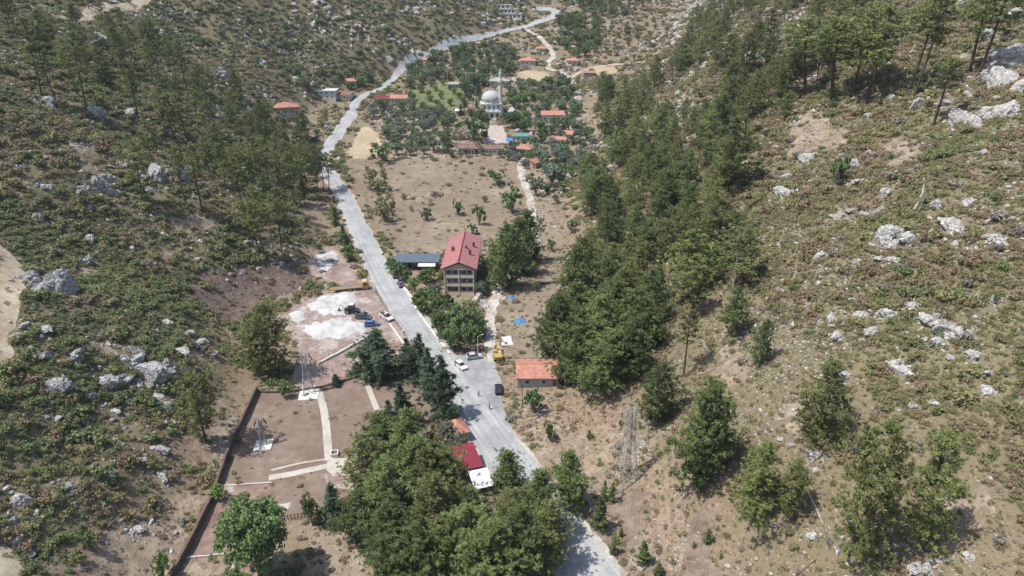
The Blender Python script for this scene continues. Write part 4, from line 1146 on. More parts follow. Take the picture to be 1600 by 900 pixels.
# ------------------------------------------------------------ pylons and poles
M_OLDST = mat('weathered_steel', (.30, .295, .285), rough=.7, var=.2, scale=2)
def pylon(u, v, vtop, wbase, wtop, label, arms=3, pad=True, group=None, mt=None):
    mt = mt or M_METAL
    p = P(u, v); H = height_to(p, vtop)
    o = empty('lattice_pylon', p, R(20), label, 'pylon', group)
    n = max(6, int(H / 1.9))
    def w(z): return wbase + (wtop - wbase) * min(1, z / (H * .8)) ** .8
    cs = [(-1, -1), (1, -1), (1, 1), (-1, 1)]
    for sx, sy in cs:
        MB().tube([(sx * w(z) / 2, sy * w(z) / 2, z - (.4 if z == 0 else 0)) for z in (0, H * .4, H * .8, H)], .085, 4).build('leg', mt, o)
    br = MB()
    for i in range(n):
        z0, z1 = H * i / n, H * (i + 1) / n
        for k in range(4):
            a, b = cs[k], cs[(k + 1) % 4]
            A0, B0 = Vector((a[0]*w(z0)/2, a[1]*w(z0)/2, z0)), Vector((b[0]*w(z0)/2, b[1]*w(z0)/2, z0))
            A1, B1 = Vector((a[0]*w(z1)/2, a[1]*w(z1)/2, z1)), Vector((b[0]*w(z1)/2, b[1]*w(z1)/2, z1))
            br.tube([A0, B1], .05, 3, False); br.tube([B0, A1], .05, 3, False); br.tube([A1, B1], .045, 3, False)
    br.build('bracing', mt, o)
    for i in range(arms):
        z = H * (.98 - .09 * i); L = wtop / 2 + H * .085 + (.3 if i == 1 else 0)
        for s in (-1, 1):
            m = MB()
            m.tube([(s * w(z)/2, -w(z)/2, z), (s * L, 0, z + .15)], .06, 4); m.tube([(s * w(z)/2, w(z)/2, z), (s * L, 0, z + .15)], .06, 4); m.tube([(s * w(z)/2, 0, z + .9), (s * L, 0, z + .15)], .05, 4)
            ar = m.build('cross_arm', mt, o)
            MB().lathe([(.05, z - .9), (.13, z - .8), (.13, z + .0), (.04, z + .1)], 6, s * L, 0).build('insulator', M_DARKW, ar)
    if pad:
        for sx, sy in cs: MB().box(sx*wbase/2 - .5, sx*wbase/2 + .5, sy*wbase/2 - .5, sy*wbase/2 + .5, -.6, .35).build('footing', M_CONCR, o, bevel=.05)
    return o
pylon(482, 612, 553, 2.6, .9, 'small grey lattice pylon on a white concrete footing behind the plot')
pylon(978, 752, 640, 3.5, 1.2, 'tall weathered lattice pylon on the dry eastern bank', pad=False, mt=M_OLDST)
pylon(412, 694, 655, 1.5, .6, 'slim dark steel mast on the white slab inside the building plot', arms=2, pad=False, mt=M_OLDST)
for u, v, w_, lab in ((483, 617, 4.6, 'white concrete slab under the pylon behind the plot'), (412, 696, 3.6, 'white concrete slab under the slim mast inside the building plot')):
    p = P(u, v)
    sl = MB().box(-w_/2, w_/2, -w_/2, w_/2, -.4, .22).build('footing_slab', M_WHITE, None, bevel=.05, loc=p, rot=(0, 0, R(8))); tag(sl, lab, 'slab')
def pole(u, v, vtop, mt, label, arms=True, rad=.14, group=None, lamp=False):
    p = P(u, v); H = height_to(p, vtop)
    o = empty('utility_pole', p, R(random.Random(u).uniform(0, 90)), label, 'pole', group)
    MB().tube([(0, 0, -.5), (0, 0, H)], [rad, rad * .65], 7).build('post', mt, o)
    if arms:
        MB().box(-.9, .9, -.05, .05, H - .5, H - .38).build('cross_arm', mt, o)
        for x in (-.8, 0, .8): MB().lathe([(.05, H - .38), (.07, H - .3), (.05, H - .15)], 6, x, 0).build('insulator', M_WHITE, o)
    if lamp:
        MB().tube([(0, 0, H - .1), (.7, 0, H + .25), (1.3, 0, H + .3)], .05, 5).build('arm', mt, o); MB().box(1.1, 1.75, -.12, .12, H + .2, H + .36).build('lamp_head', M_WHITE, o, bevel=.03)
    return o
M_POLEC = mat('concrete_pole', (.46, .44, .41), var=.1)
pole(574, 337, 292, M_POLEC, 'grey concrete pole at the road edge of the dry field')
pole(747, 555, 526, M_POLEC, 'pale pole at the corner of the paved forecourt', lamp=True, arms=False)
pole(893, 119, 102, M_POLEC, 'white pole at the fork of the village lanes')
pole(853, 62, 42, M_POLEC, 'pole beside the winding upper lane')
pole(700, 138, 108, M_POLEC, 'pole beside the grey barn')
pole(808, 607, 582, M_POLEC, 'short pole at the corner of the small orange roofed house', arms=False, rad=.1)
pole(803, 628, 600, M_POLEC, 'thin pole standing beside the parked black car', arms=False, rad=.1)
pole(816, 632, 603, M_DARKW, 'dark timber pole on the bank below the small orange roofed house', arms=False, rad=.1)
pole(740, 176, 155, M_DARKW, 'thin dark pole west of the mosque', arms=False, rad=.12)
pole(1188, 706, 652, M_DEAD, 'bare bleached pole standing on the eastern slope', arms=False, rad=.1)
pole(1242, 902, 830, M_DEAD, 'bare bleached stem near the bottom of the eastern slope', arms=False, rad=.09)

# ------------------------------------------------------------ vehicles
def paint(name, c, rough=.3): return mat(name, c, rough=rough, var=.06, scale=1.5, spec=.5)
M_TYRE = mat('tyre_rubber', (.02, .02, .02), rough=.9)
M_RIM = mat('wheel_rim', (.45, .45, .46), rough=.35, metal=.6)
M_LAMP = mat('headlamp_glass', (.75, .76, .78), rough=.15)
M_TAIL = mat('tail_lamp', (.35, .02, .02), rough=.25)
M_YEL = mat('machine_yellow', (.44, .30, .085), rough=.5, var=.15, scale=2)
M_BLACKM = mat('black_machine', (.03, .032, .036), rough=.5, var=.25, scale=2)
M_STEEL = mat('worn_steel', (.20, .18, .16), rough=.6, var=.25, scale=3)
def wheel(o, x, y, r, w, name='wheel'):
    t = MB(); n = 14
    def ring(rr, yy): return [(x + rr * math.cos(2*math.pi*k/n), yy, r + rr * math.sin(2*math.pi*k/n)) for k in range(n)]
    prof = [(r*.55, y - w/2), (r*.94, y - w/2), (r, y - w*.32), (r, y + w*.32), (r*.94, y + w/2), (r*.55, y + w/2)]
    vs = []; fs = []
    for rr, yy in prof: vs += ring(rr, yy)
    m = len(prof)
    for i in range(m - 1):
        for k in range(n): fs.append((i*n+k, i*n+(k+1) % n, (i+1)*n+(k+1) % n, (i+1)*n+k))
    wo = t.add(vs, fs).build(name, M_TYRE, o)
    h = MB(); vs = ring(r*.56, y - w*.42) + ring(r*.56, y + w*.42); h.add(vs, [tuple(range(n)), tuple(range(2*n-1, n-1, -1))] + [((k+1) % n, k, n+k, n+(k+1) % n) for k in range(n)])
    h.build('rim', M_RIM, wo)
def car(p, rz, col, label, kind='car', L=4.3, W=1.75, H=1.45):
    o = empty('pickup_truck' if kind == 'pickup' else 'parked_car', (p.x, p.y, p.z + .07), rz, label, 'pickup' if kind == 'pickup' else 'car')
    a = L / 2
    # body side profile along x (front = +x), extruded in y with tumblehome
    body = [(-a, .35), (-a, .78), (-a + .1, .92), (a*.30, .95), (a*.92, .80), (a, .62), (a, .32), (a*.8, .22), (-a*.85, .22)]
    if kind == 'pickup': body = [(-a, .45), (-a, .95), (a*.35, 1.0), (a*.92, .92), (a, .72), (a, .4), (a*.8, .3), (-a*.85, .3)]
    MB().side_prism(body, -W/2, W/2).build('body', paint('paint_%d' % int(1000*col[0]+p.x), col), o, bevel=.05)
    cab = [(-a*.85, .92), (-a*.60, H-.02), (-a*.1, H), (a*.12, H-.04), (a*.48, .92)]
    if kind == 'pickup': cab = [(-a*.12, .98), (-a*.08, H+.2), (a*.16, H+.22), (a*.5, .98)]
    gh = MB(); n = len(cab); zt = max(z for _, z in cab)
    def yy(z): return W/2 - .06 - (z - .92) * .28
    gh.add([(x, -yy(z), z) for x, z in cab] + [(x, yy(z), z) for x, z in cab], [tuple(range(n)), tuple(range(2*n-1, n-1, -1))] + [((i+1) % n, i, n+i, n+(i+1) % n) for i in range(n)])
    gh.build('windows', M_GLASS, o)
    top = [c for c in cab if c[1] > zt - .12]; x0, x1 = top[0][0], top[-1][0]
    MB().box(x0 + .02, x1 - .02, -yy(zt) - .02, yy(zt) + .02, zt - .03, zt + .04).build('roof', paint('roofpaint_%d' % int(1000*col[0]+p.x), col), o, bevel=.02)
    for s in (-1, 1):
        pl = MB()
        for i in (0, 1) if kind != 'pickup' else (0, 2):
            q0, q1 = (cab[0], cab[1]) if i == 0 else (cab[-1], cab[-2])
            pl.tube([(q0[0], s * (yy(q0[1]) + .01), q0[1]), (q1[0], s * (yy(q1[1]) + .01), q1[1])], .045, 4)
        pl.build('pillar', paint('pillarpaint_%d' % int(1000*col[0]+p.x), col), o)
        for x in (a * .62, -a * .6): wheel(o, x, s * (W/2 - .08), .33 if kind == 'car' else .38, .22)
        MB().box(a - .12, a + .03, s * W * .36 - .18, s * W * .36 + .18, .58, .72).build('headlight', M_LAMP, o)
        MB().box(-a - .02, -a + .08, s * W * .38 - .14, s * W * .38 + .14, .66, .82).build('tail_light', M_TAIL, o)
        MB().box(a*.32, a*.42, s * (W/2 + .08) - .09, s * (W/2 + .08) + .09, .9, 1.02).build('mirror', M_BLACKM, o)
    if kind == 'pickup':
        MB().box(-a + .08, -a*.14, -W/2 + .1, W/2 - .1, .97, 1.0).build('load_bed', M_BLACKM, o)
        for s in (-1, 1): MB().box(-a + .02, -a*.13, s*(W/2 - .05) - .05, s*(W/2 - .05) + .05, .95, 1.3).build('bed_side', paint('bed_%d' % s, col), o)
    return o
def head(u0, v0, u1, v1):
    a, b = P(u0, v0), P(u1, v1); return math.atan2(b.y - a.y, b.x - a.x)
car(P(720, 574), head(727, 577, 713, 565) + math.pi, (.78, .78, .78), 'white hatchback parked at the mouth of the paved forecourt')
car(P(741, 560), R(15), (.42, .43, .44), 'silver grey car parked below the hotel garden')
car(P(779, 611), R(92), (.02, .022, .03), 'black car parked at the eastern edge of the forecourt')
car(P(568, 498), R(-6), (.05, .06, .065), 'dark grey car parked beside the wheeled loader', L=4.7, W=1.85)
car(P(581, 509), R(14), (.09, .16, .34), 'blue car parked below the dark grey car')
car(P(604, 498), head(593, 490, 613, 502), (.72, .71, .67), 'white pickup truck parked beside the road', 'pickup', L=5.2, W=1.9, H=1.6)
car(P(617, 433), R(110), (.10, .10, .115), 'dark car parked tight under the trees by the long shed', L=3.8, W=1.65)
car(P(626, 447), R(112), (.13, .12, .15), 'dark purple grey car parked behind the white edging wall', L=4.0, W=1.7)

def flatbed():
    p = P(552, 453); rz = head(530, 455, 572, 451)
    o = empty('flatbed_truck', (p.x, p.y, p.z + .05), rz, 'yellow flatbed truck with a long lowered loading deck', 'truck')
    for s in (-1, 1):
        MB().box(-6.6, 3.2, s*.85 - .12, s*.85 + .12, .75, 1.0).build('chassis_rail', M_YEL, o)
        for x in (4.2, 0.4, -.9): wheel(o, x, s * 1.05, .5, .32)
        MB().add([(-8.4, s*.8-.25, .1), (-8.4, s*.8+.25, .1), (-6.2, s*.8+.25, 1.02), (-6.2, s*.8-.25, 1.02), (-8.4, s*.8-.25, 0), (-8.4, s*.8+.25, 0), (-6.2, s*.8+.25, .9), (-6.2, s*.8-.25, .9)], [(0,1,2,3),(7,6,5,4),(0,4,5,1),(2,6,7,3),(1,5,6,2),(0,3,7,4)]).build('ramp', M_YEL, o)
        MB().box(-6.2, 2.6, s*1.2 - .06, s*1.2 + .06, 1.0, 1.22).build('side_board', M_YEL, o)
        MB().box(5.0, 5.15, s*.85 - .18, s*.85 + .18, .8, 1.0).build('headlight', M_LAMP, o)
        MB().box(3.4, 4.3, s*1.26 - .03, s*1.26 + .03, 1.75, 2.35).build('side_window', M_GLASS, o)
    MB().box(-6.2, 2.6, -1.1, 1.1, 1.0, 1.1).build('deck', M_STEEL, o)
    MB().side_prism([(2.9, .6), (2.9, 2.7), (3.2, 2.85), (4.6, 2.8), (5.05, 1.7), (5.1, .6)], -1.23, 1.23).build('cab', M_YEL, o, bevel=.06)
    MB().add([(4.66, -1.05, 2.62), (4.66, 1.05, 2.62), (5.07, 1.05, 1.72), (5.07, -1.05, 1.72), (4.58, -1.05, 2.6), (4.58, 1.05, 2.6), (4.98, 1.05, 1.68), (4.98, -1.05, 1.68)], [(0,1,2,3),(7,6,5,4),(0,4,5,1),(2,6,7,3),(1,5,6,2),(0,3,7,4)]).build('windscreen', M_GLASS, o)
    MB().box(4.9, 5.25, -1.2, 1.2, .45, .75).build('bumper', M_STEEL, o)
    MB().box(3.5, 3.9, -.6, .6, 2.85, 2.98).build('beacon_bar', M_LAMP, o)
flatbed()
def loader():
    p = P(553, 490)
    o = empty('wheeled_loader', (p.x, p.y, p.z + .05), R(-8), 'dark wheeled loader with a front bucket parked on the white gravel', 'loader')
    MB().side_prism([(-2.6, .9), (-2.6, 1.7), (-.9, 1.9), (.9, 1.7), (1.1, .8)], -.6, .6).build('body', M_BLACKM, o, bevel=.06)
    MB().side_prism([(-1.3, 1.9), (-1.2, 3.0), (.1, 3.0), (.35, 1.8)], -.7, .7).build('cab', M_GLASS, o)
    MB().box(-1.35, .25, -.78, .78, 3.0, 3.12).build('cab_roof', M_WHITE, o, bevel=.03)
    for s in (-1, 1):
        wheel(o, -1.7, s * .95, .78, .45); wheel(o, 1.0, s * .9, .6, .4)
        MB().tube([(.3, s*.55, 1.7), (2.2, s*.55, 1.3), (3.0, s*.55, .5)], .12, 4).build('lift_arm', M_STEEL, o)
        for x in (-1.25, .2): MB().tube([(x, s*.7, 1.85), (x, s*.7, 3.0)], .05, 4).build('cab_post', M_BLACKM, o)
    MB().side_prism([(2.9, .15), (3.6, .1), (3.65, .2), (3.05, .3), (3.05, .9), (3.5, 1.1), (3.45, 1.15), (2.9, .95)], -1.1, 1.1).build('bucket', M_STEEL, o)
    MB().tube([(-2.6, 0, 1.2), (-3.9, 0, 2.6), (-4.6, 0, 1.3)], [.18, .14, .1], 5).build('backhoe_boom', M_STEEL, o)
    MB().side_prism([(-4.9, .7), (-4.3, .75), (-4.25, 1.3), (-4.7, 1.35)], -.35, .35).build('backhoe_bucket', M_STEEL, o)
loader()
def excavator():
    p = P(778, 561)
    o = empty('excavator', (p.x, p.y, p.z + .05), R(97), 'yellow tracked excavator digging at the end of the red lane', 'excavator')
    o.scale = (.86, .86, .86)
    for s in (-1, 1):
        MB().side_prism([(-1.7, .35), (-1.5, .75), (1.5, .75), (1.7, .35), (1.45, .02), (-1.45, .02)], s*1.05 - .28, s*1.05 + .28).build('track', M_BLACKM, o)
    MB().lathe([(.9, .7), (.9, 1.0)], 14).build('turntable', M_STEEL, o)
    MB().side_prism([(-2.3, 1.0), (-2.35, 2.0), (-1.9, 2.2), (.9, 2.0), (1.2, 1.0)], -1.25, 1.25).build('house', M_YEL, o, bevel=.07)
    cb = MB().side_prism([(-.3, 1.9), (-.25, 2.95), (.9, 2.95), (1.3, 1.9)], .35, 1.2).build('cab', M_YEL, o, bevel=.04)
    MB().box(-.15, .95, .3, 1.25, 2.2, 2.8).build('cab_window', M_GLASS, cb)
    MB().side_prism([(1.0, 1.5), (2.6, 3.9), (4.6, 4.1), (4.6, 3.75), (2.8, 3.45), (1.35, 1.3)], -.22, .22).build('boom', M_YEL, o, bevel=.03)
    MB().side_prism([(4.3, 4.3), (4.8, 4.1), (6.0, 1.5), (5.75, 1.4)], -.16, .16).build('stick', M_YEL, o, bevel=.03)
    MB().side_prism([(5.6, 1.5), (6.2, 1.3), (6.1, .5), (5.4, .3), (5.3, .75)], -.5, .5).build('bucket', M_STEEL, o)
    MB().tube([(1.2, 0, 1.6), (2.9, 0, 3.2)], .08, 5).build('hydraulic_ram', M_RIM, o); MB().tube([(3.0, 0, 4.05), (4.5, 0, 4.25)], .07, 5).build('hydraulic_ram', M_RIM, o)
    MB().tube([(-1.6, -.7, 2.1), (-1.6, -.7, 2.7)], .07, 6).build('exhaust', M_STEEL, o)
excavator()

# ------------------------------------------------------------ people
M_SKIN = mat('skin', (.42, .26, .18), rough=.6, var=.06)
M_HAIR = mat('dark_hair', (.02, .016, .013), rough=.7)
def skinned(name, verts, edges, mt, parent, root=0):
    me = bpy.data.meshes.new(name); me.from_pydata([v[:3] for v in verts], edges, [])
    o = link(name, me, parent, mt)
    m = o.modifiers.new('skin', 'SKIN'); m.use_smooth_shade = True
    for i, v in enumerate(verts):
        sv = me.skin_vertices[0].data[i]; r = v[3]
        sv.radius = (r, v[4] if len(v) > 4 else r); sv.use_root = (i == root)
    s = o.modifiers.new('sub', 'SUBSURF'); s.levels = 1; s.render_levels = 1
    return o
def person(p, rz, top, legs, label, arm=.25):
    o = empty('person', (p.x, p.y, p.z + .06), rz, label, 'person')
    V = [(0, 0, .95, .15, .11), (0, 0, 1.15, .15, .1), (0, 0, 1.38, .17, .11), (0, 0, 1.5, .06), (0, .01, 1.62, .085, .1), (0, .01, 1.74, .06)]
    E = [(0, 1), (1, 2), (2, 3), (3, 4), (4, 5)]
    for s in (-1, 1):
        n = len(V)
        V += [(s*.1, 0, .88, .09), (s*.11, .03, .48, .065), (s*.12, -.02, .08, .045), (s*.13, .12, .03, .035)]
        E += [(0, n), (n, n+1), (n+1, n+2), (n+2, n+3)]
        n = len(V)
        V += [(s*.2, 0, 1.42, .06), (s*.27, .02, 1.15, .048), (s*.27, arm, .98, .036), (s*.26, arm + .08, .95, .03)]
        E += [(2, n), (n, n+1), (n+1, n+2), (n+2, n+3)]
        for f in range(4):
            n2 = len(V); V += [(s*(.24 + .015*f), arm + .15, .93 - .01*f, .010), (s*(.24 + .015*f), arm + .18, .90 - .01*f, .008)]; E += [(n+3, n2), (n2, n2+1)]
        n2 = len(V); V += [(s*.22, arm + .10, .97, .010)]; E += [(n+3, n2)]
    b = skinned('body', V, E, M_SKIN, o)
    t = [(0, 0, .93, .17, .13), (0, 0, 1.15, .165, .115), (0, 0, 1.38, .185, .125), (0, 0, 1.47, .08)]; e = [(0, 1), (1, 2), (2, 3)]
    for s in (-1, 1):
        n = len(t); t += [(s*.2, 0, 1.43, .075), (s*.25, .01, 1.22, .065)]; e += [(2, n), (n, n+1)]
    skinned('shirt', t, e, top, o)
    t = [(0, 0, .96, .16, .125)]; e = []
    for s in (-1, 1):
        n = len(t); t += [(s*.1, 0, .86, .1), (s*.11, .03, .48, .08), (s*.12, -.02, .12, .065)]; e += [(0, n), (n, n+1), (n+1, n+2)]
    skinned('trousers', t, e, legs, o)
    MB().lathe([(.095, 1.66), (.1, 1.72), (.08, 1.79), (.03, 1.82)], 10, 0, -.01).build('hair', M_HAIR, o, smooth=True)
    return o
M_REDSH = mat('red_shirt', (.50, .05, .06), rough=.8); M_WHSH = mat('white_shirt', (.66, .64, .62), rough=.8); M_JEANS = mat('dark_trousers', (.04, .05, .08), rough=.9)
person(P(765, 640), R(120), M_REDSH, M_JEANS, 'person in a red shirt walking on the road')
person(P(748, 620), R(200), M_WHSH, M_JEANS, 'person in a pale shirt standing at the edge of the forecourt')
person(P(711, 572), R(-60), M_REDSH, M_JEANS, 'person in red standing beside the white hatchback')
# stone trough by the road
def trough():
    p = P(996, 885); o = empty('water_trough', p, head(985, 874, 1007, 889), 'old concrete water trough lying beside the road', 'trough')
    m = MB(); m.box(-1.35, 1.35, -.42, .42, -.3, .2); m.build('base', M_CONCR, o)
    for a in ((-1.35, 1.35, -.42, -.3), (-1.35, 1.35, .3, .42), (-1.35, -1.22, -.3, .3), (1.22, 1.35, -.3, .3)): MB().box(*a, .2, .72).build('side', M_CONCR, o, bevel=.02)
    MB().box(-1.2, 1.2, -.29, .29, .22, .4).build('silt', M_STONE, o)
trough()
# concrete post box and block in the plot
p = P(523, 711); bx_ = empty('valve_box', p, R(10), 'small white concrete box with an open top beside the plot path', 'box')
for a in ((-.8, .8, -.8, -.6), (-.8, .8, .6, .8), (-.8, -.6, -.6, .6), (.6, .8, -.6, .6)): MB().box(*a, -.3, .8).build('side', M_WHITE, bx_, bevel=.02)
MB().box(-.58, .58, -.58, .58, -.3, .3).build('bottom', M_STONE, bx_)
# ------------------------------------------------------------ limestone
def rock_mat(name, light, dark):
    m, n, l, b = new_mat(name)
    tc = n.new('ShaderNodeTexCoord'); ge = n.new('ShaderNodeNewGeometry')
    nz = n.new('ShaderNodeTexNoise'); nz.inputs['Scale'].default_value = 1.6; nz.inputs['Detail'].default_value = 6; nz.inputs['Roughness'].default_value = .7
    l.new(ge.outputs['Position'], nz.inputs['Vector'])
    vo = n.new('ShaderNodeTexVoronoi'); vo.feature = 'DISTANCE_TO_EDGE'; vo.inputs['Scale'].default_value = 1.1
    l.new(ge.outputs['Position'], vo.inputs['Vector'])
    mr = n.new('ShaderNodeMapRange'); mr.inputs['From Min'].default_value = .36; mr.inputs['From Max'].default_value = .62; l.new(nz.outputs['Fac'], mr.inputs['Value'])
    cr = n.new('ShaderNodeMapRange'); cr.inputs['From Min'].default_value = .0; cr.inputs['From Max'].default_value = .07; l.new(vo.outputs['Distance'], cr.inputs['Value'])
    mx = n.new('ShaderNodeMix'); mx.data_type = 'RGBA'; mx.inputs['A'].default_value = (*dark, 1); mx.inputs['B'].default_value = (*light, 1); l.new(mr.outputs['Result'], mx.inputs['Factor'])
    m2 = n.new('ShaderNodeMix'); m2.data_type = 'RGBA'; m2.inputs['A'].default_value = (.16, .15, .14, 1); l.new(mx.outputs['Result'], m2.inputs['B']); l.new(cr.outputs['Result'], m2.inputs['Factor'])
    l.new(m2.outputs['Result'], b.inputs['Base Color'])
    bp = n.new('ShaderNodeBump'); bp.inputs['Strength'].default_value = .9; bp.inputs['Distance'].default_value = .25; l.new(nz.outputs['Fac'], bp.inputs['Height']); l.new(bp.outputs['Normal'], b.inputs['Normal'])
    b.inputs['Roughness'].default_value = .95; b.inputs['Specular IOR Level'].default_value = .15
    return m
M_LIME = rock_mat('limestone', (.56, .545, .515), (.25, .24, .23))
M_LIMEG = rock_mat('grey_limestone', (.50, .50, .49), (.17, .17, .175))
M_LIMEP = rock_mat('brownish_limestone', (.42, .37, .33), (.24, .20, .18))
def rock_mesh(name, seed, sub=3, flat=.7, strata=0):
    rg = np.random.default_rng(seed)
    bm = bmesh.new(); bmesh.ops.create_icosphere(bm, subdivisions=sub, radius=1)
    planes = []
    for i in range(15):
        d = rg.normal(size=3); d /= np.linalg.norm(d); planes.append((d, rg.uniform(.5, .9)))
    for v in bm.verts:
        c = np.array(v.co)
        for d, k in planes:
            s = c @ d
            if s > k: c = c - d * (s - k) * .92
        r = 1 + (float(vnoise(c[0] * 3 + seed, c[1] * 3 + c[2] * 2, .55, seed)) - .5) * .36 + (float(vnoise(c[0] * 3 - c[2] * 3, c[1] * 3 + c[2], .22, seed + 1)) - .5) * .15
        c = c * r * np.array([1.15, .8, flat])
        if strata: c[0] += .12 * math.floor(c[2] * strata) % 2 * .5
        v.co = c
    me = bpy.data.meshes.new(name); bm.to_mesh(me); bm.free()
    return me
ROCKS = [rock_mesh('boulder_%d' % i, 300 + i, 4, (.62, .8, .55, .7, .9, .5, .65, .75)[i]) for i in range(8)]
SMALLR = [rock_mesh('stone_%d' % i, 320 + i, 2, (.7, .9, .6, .8)[i]) for i in range(4)]
ROCKSP = [m.copy() for m in ROCKS]; ROCKSG = [m.copy() for m in ROCKS]
for m in ROCKSG: m.materials.append(M_LIMEG)
for m in ROCKS: m.materials.append(M_LIME)
for m in ROCKSP: m.materials.append(M_LIMEP)
for i, m in enumerate(SMALLR): m.materials.append(M_LIME if i != 3 else M_LIMEP)
_rk = random.Random(77)
ROCK_AT = []
def boulder(p, r, label, group, meshes=ROCKS, tall=1.0):
    o = link('limestone_boulder', _rk.choice(meshes), None, None, (p[0], p[1], p[2] + r * .10 * tall), (_rk.uniform(-.45, .45), _rk.uniform(-.45, .45), _rk.uniform(0, 6.28)))
    o.scale = (r * _rk.uniform(.85, 1.2), r * _rk.uniform(.8, 1.1), r * _rk.uniform(.75, 1.15) * tall)
    tag(o, label, 'boulder', group)
    ROCK_AT.append((p[0], p[1], r))
def outcrop(u, v, wpx, n, label, group, meshes=ROCKS, tall=1.0, hpx=None):
    """n boulders filling a patch of the slope wpx wide, the first the biggest"""
    p = P(u, v); k = (p.y * CP - (p.z - CAM_H) * SP) / FPX
    hpx = hpx or wpx * .45
    n = n - 1 if n in (2, 3) else n
    for i in range(n):
        if i == 0: q = p; r = wpx * k * (.40 if n > 1 else .55)
        else:
            q = P(u + _rk.uniform(-.5, .5) * wpx, v + _rk.uniform(-.5, .5) * hpx); r = wpx * k * _rk.uniform(.12, .30)
        boulder((q.x, q.y, G(q.x, q.y)), max(r, .35), label, group, meshes, tall)
A = 'white limestone boulder in the outcrops high on the eastern slope'; AG = 'boulders high on the eastern slope'
for a in ((1383,372,62,4),(1490,357,55,4),(1563,380,34,3),(1545,372,30,2),(1415,375,30,2),(1260,250,36,3),(1226,278,26,3),(1222,302,36,3),(1337,257,24,2),(1363,242,20,2),(1337,285,30,3),(1385,302,22,2),(1460,322,20,2),(1512,318,20,2),(1395,408,26,3),(1370,405,18,1),(1280,402,24,1),(1340,410,14,1),(1550,343,14,2)):
    outcrop(*a, A, AG)
for a in ((1312,338,26,4),(1332,330,30,4),(1352,336,26,4),(1374,330,28,4)):
    outcrop(*a, 'brownish jointed rock slab in the middle of the eastern slope', 'brownish slabs on the eastern slope', ROCKSP, .8)
A = 'pale limestone boulder in the broken band low on the eastern slope'; AG = 'boulders of the low eastern band'
for a in ((1300,498,26,3),(1307,525,24,2),(1345,495,24,2),(1366,519,34,2),(1385,490,30,4),(1425,480,22,2),(1450,502,40,5),(1472,515,44,5),(1495,522,34,4),(1520,555,34,3),(1485,560,16,1),(1467,535,24,2),(1397,570,30,3),(1408,582,30,2),(1548,585,18,1),(1545,612,28,3),(1555,470,18,1),(1490,467,16,1),(1462,632,18,2),(1425,635,16,2),(1238,509,12,1),(1318,587,22,2)):
    outcrop(*a, A, AG)
A = 'jagged white crag boulder on the crest of the eastern hillside'; AG = 'crag boulders on the eastern crest'
for a in ((1588,95,78,6),(1565,130,66,6),(1590,140,50,4),(1548,60,30,2),(1570,180,62,5),(1500,188,56,5),(1478,165,30,2),(1435,165,36,3),(1390,155,18,1),(1545,120,40,3),(1500,12,40,3),(1590,20,30,2),(1475,25,24,2)):
    outcrop(*a, A, AG)
A = 'whitish boulder below the yellowish pine near the foot of the eastern slope'; AG = 'boulders near the foot of the eastern slope'
for a in ((1272,714,34,3),(1273,735,14,1),(1268,838,18,1),(1372,822,12,1),(1430,888,30,2),(1450,892,26,2),(1470,822,10,1),(1515,872,26,3),(1372,892,12,1),(1376,860,16,1),(1210,822,12,1)):
    outcrop(*a, A, AG)
A = 'grey weathered limestone block in the outcrop beside the dirt track'; AG = 'blocks beside the dirt track'
for a in ((92,452,76,5),(60,455,40,3),(38,512,26,1),(70,517,24,1),(28,525,16,1),(50,440,30,2)): outcrop(*a, A, AG, ROCKSG, 1.1)
A = 'large pale limestone block in the broad outcrop on the western slope'; AG = 'blocks of the broad western outcrop'
for a in ((75,558,26,2),(118,556,38,4),(98,608,52,3),(172,600,58,4),(238,586,66,5),(212,565,36,3),(145,618,24,3),(48,545,12,1),(205,550,20,2)): outcrop(*a, A, AG, ROCKSG, 1.1)
A = 'small white stone in the scrub between the broad outcrop and the boundary wall'; AG = 'stones near the boundary wall'
for a in ((262,505,18,2),(298,522,26,3),(313,537,26,1),(283,550,24,2),(332,553,16,2),(250,622,22,2),(262,637,20,1),(180,645,16,1),(258,660,14,2),(245,703,26,1),(252,745,28,3),(224,720,18,1),(103,760,18,1),(176,738,12,1),(30,785,28,2),(8,765,14,1),(215,830,30,5),(236,817,12,1),(187,814,10,1),(20,815,14,1),(28,845,18,2),(48,868,26,3),(345,728,12,1),(272,835,12,1),(90,655,16,1),(72,652,10,1),(268,862,10,1)): outcrop(*a, A, AG)
A = 'tilted grey rock rib under the pines on the western hillside'; AG = 'rock ribs under the western pines'
for a in ((156,290,46,5),(196,258,28,3),(243,275,46,5),(285,278,44,4),(232,298,20,2),(70,295,28,3),(122,302,14,1),(140,327,12,1),(60,340,20,1),(110,328,8,1),(138,375,24,2),(135,410,26,3),(112,345,10,1),(345,118,34,3),(150,70,40,2),(40,75,36,3),(75,160,30,3),(150,180,28,2),(205,178,22,2)): outcrop(*a, A, AG, ROCKSG, 1.2)
A = 'white quarried block beside the flatbed truck in the works yard'; AG = 'quarried blocks in the works yard'
for a in ((515,408,22,4),(525,408,14,3),(505,425,14,2)): outcrop(*a, A, AG)
A = 'pale stone lying at the edge of the rubble lane'; AG = 'stones along the rubble lane'
for a in ((745,470,26,4),(760,480,18,3),(700,545,20,3),(836,330,14,3),(836,360,14,3),(822,275,12,2),(895,255,18,3),(900,220,16,2),(812,440,10,2),(890,275,14,2),(975,172,26,4),(1085,215,22,3),(1095,205,18,2)): outcrop(*a, A, AG)

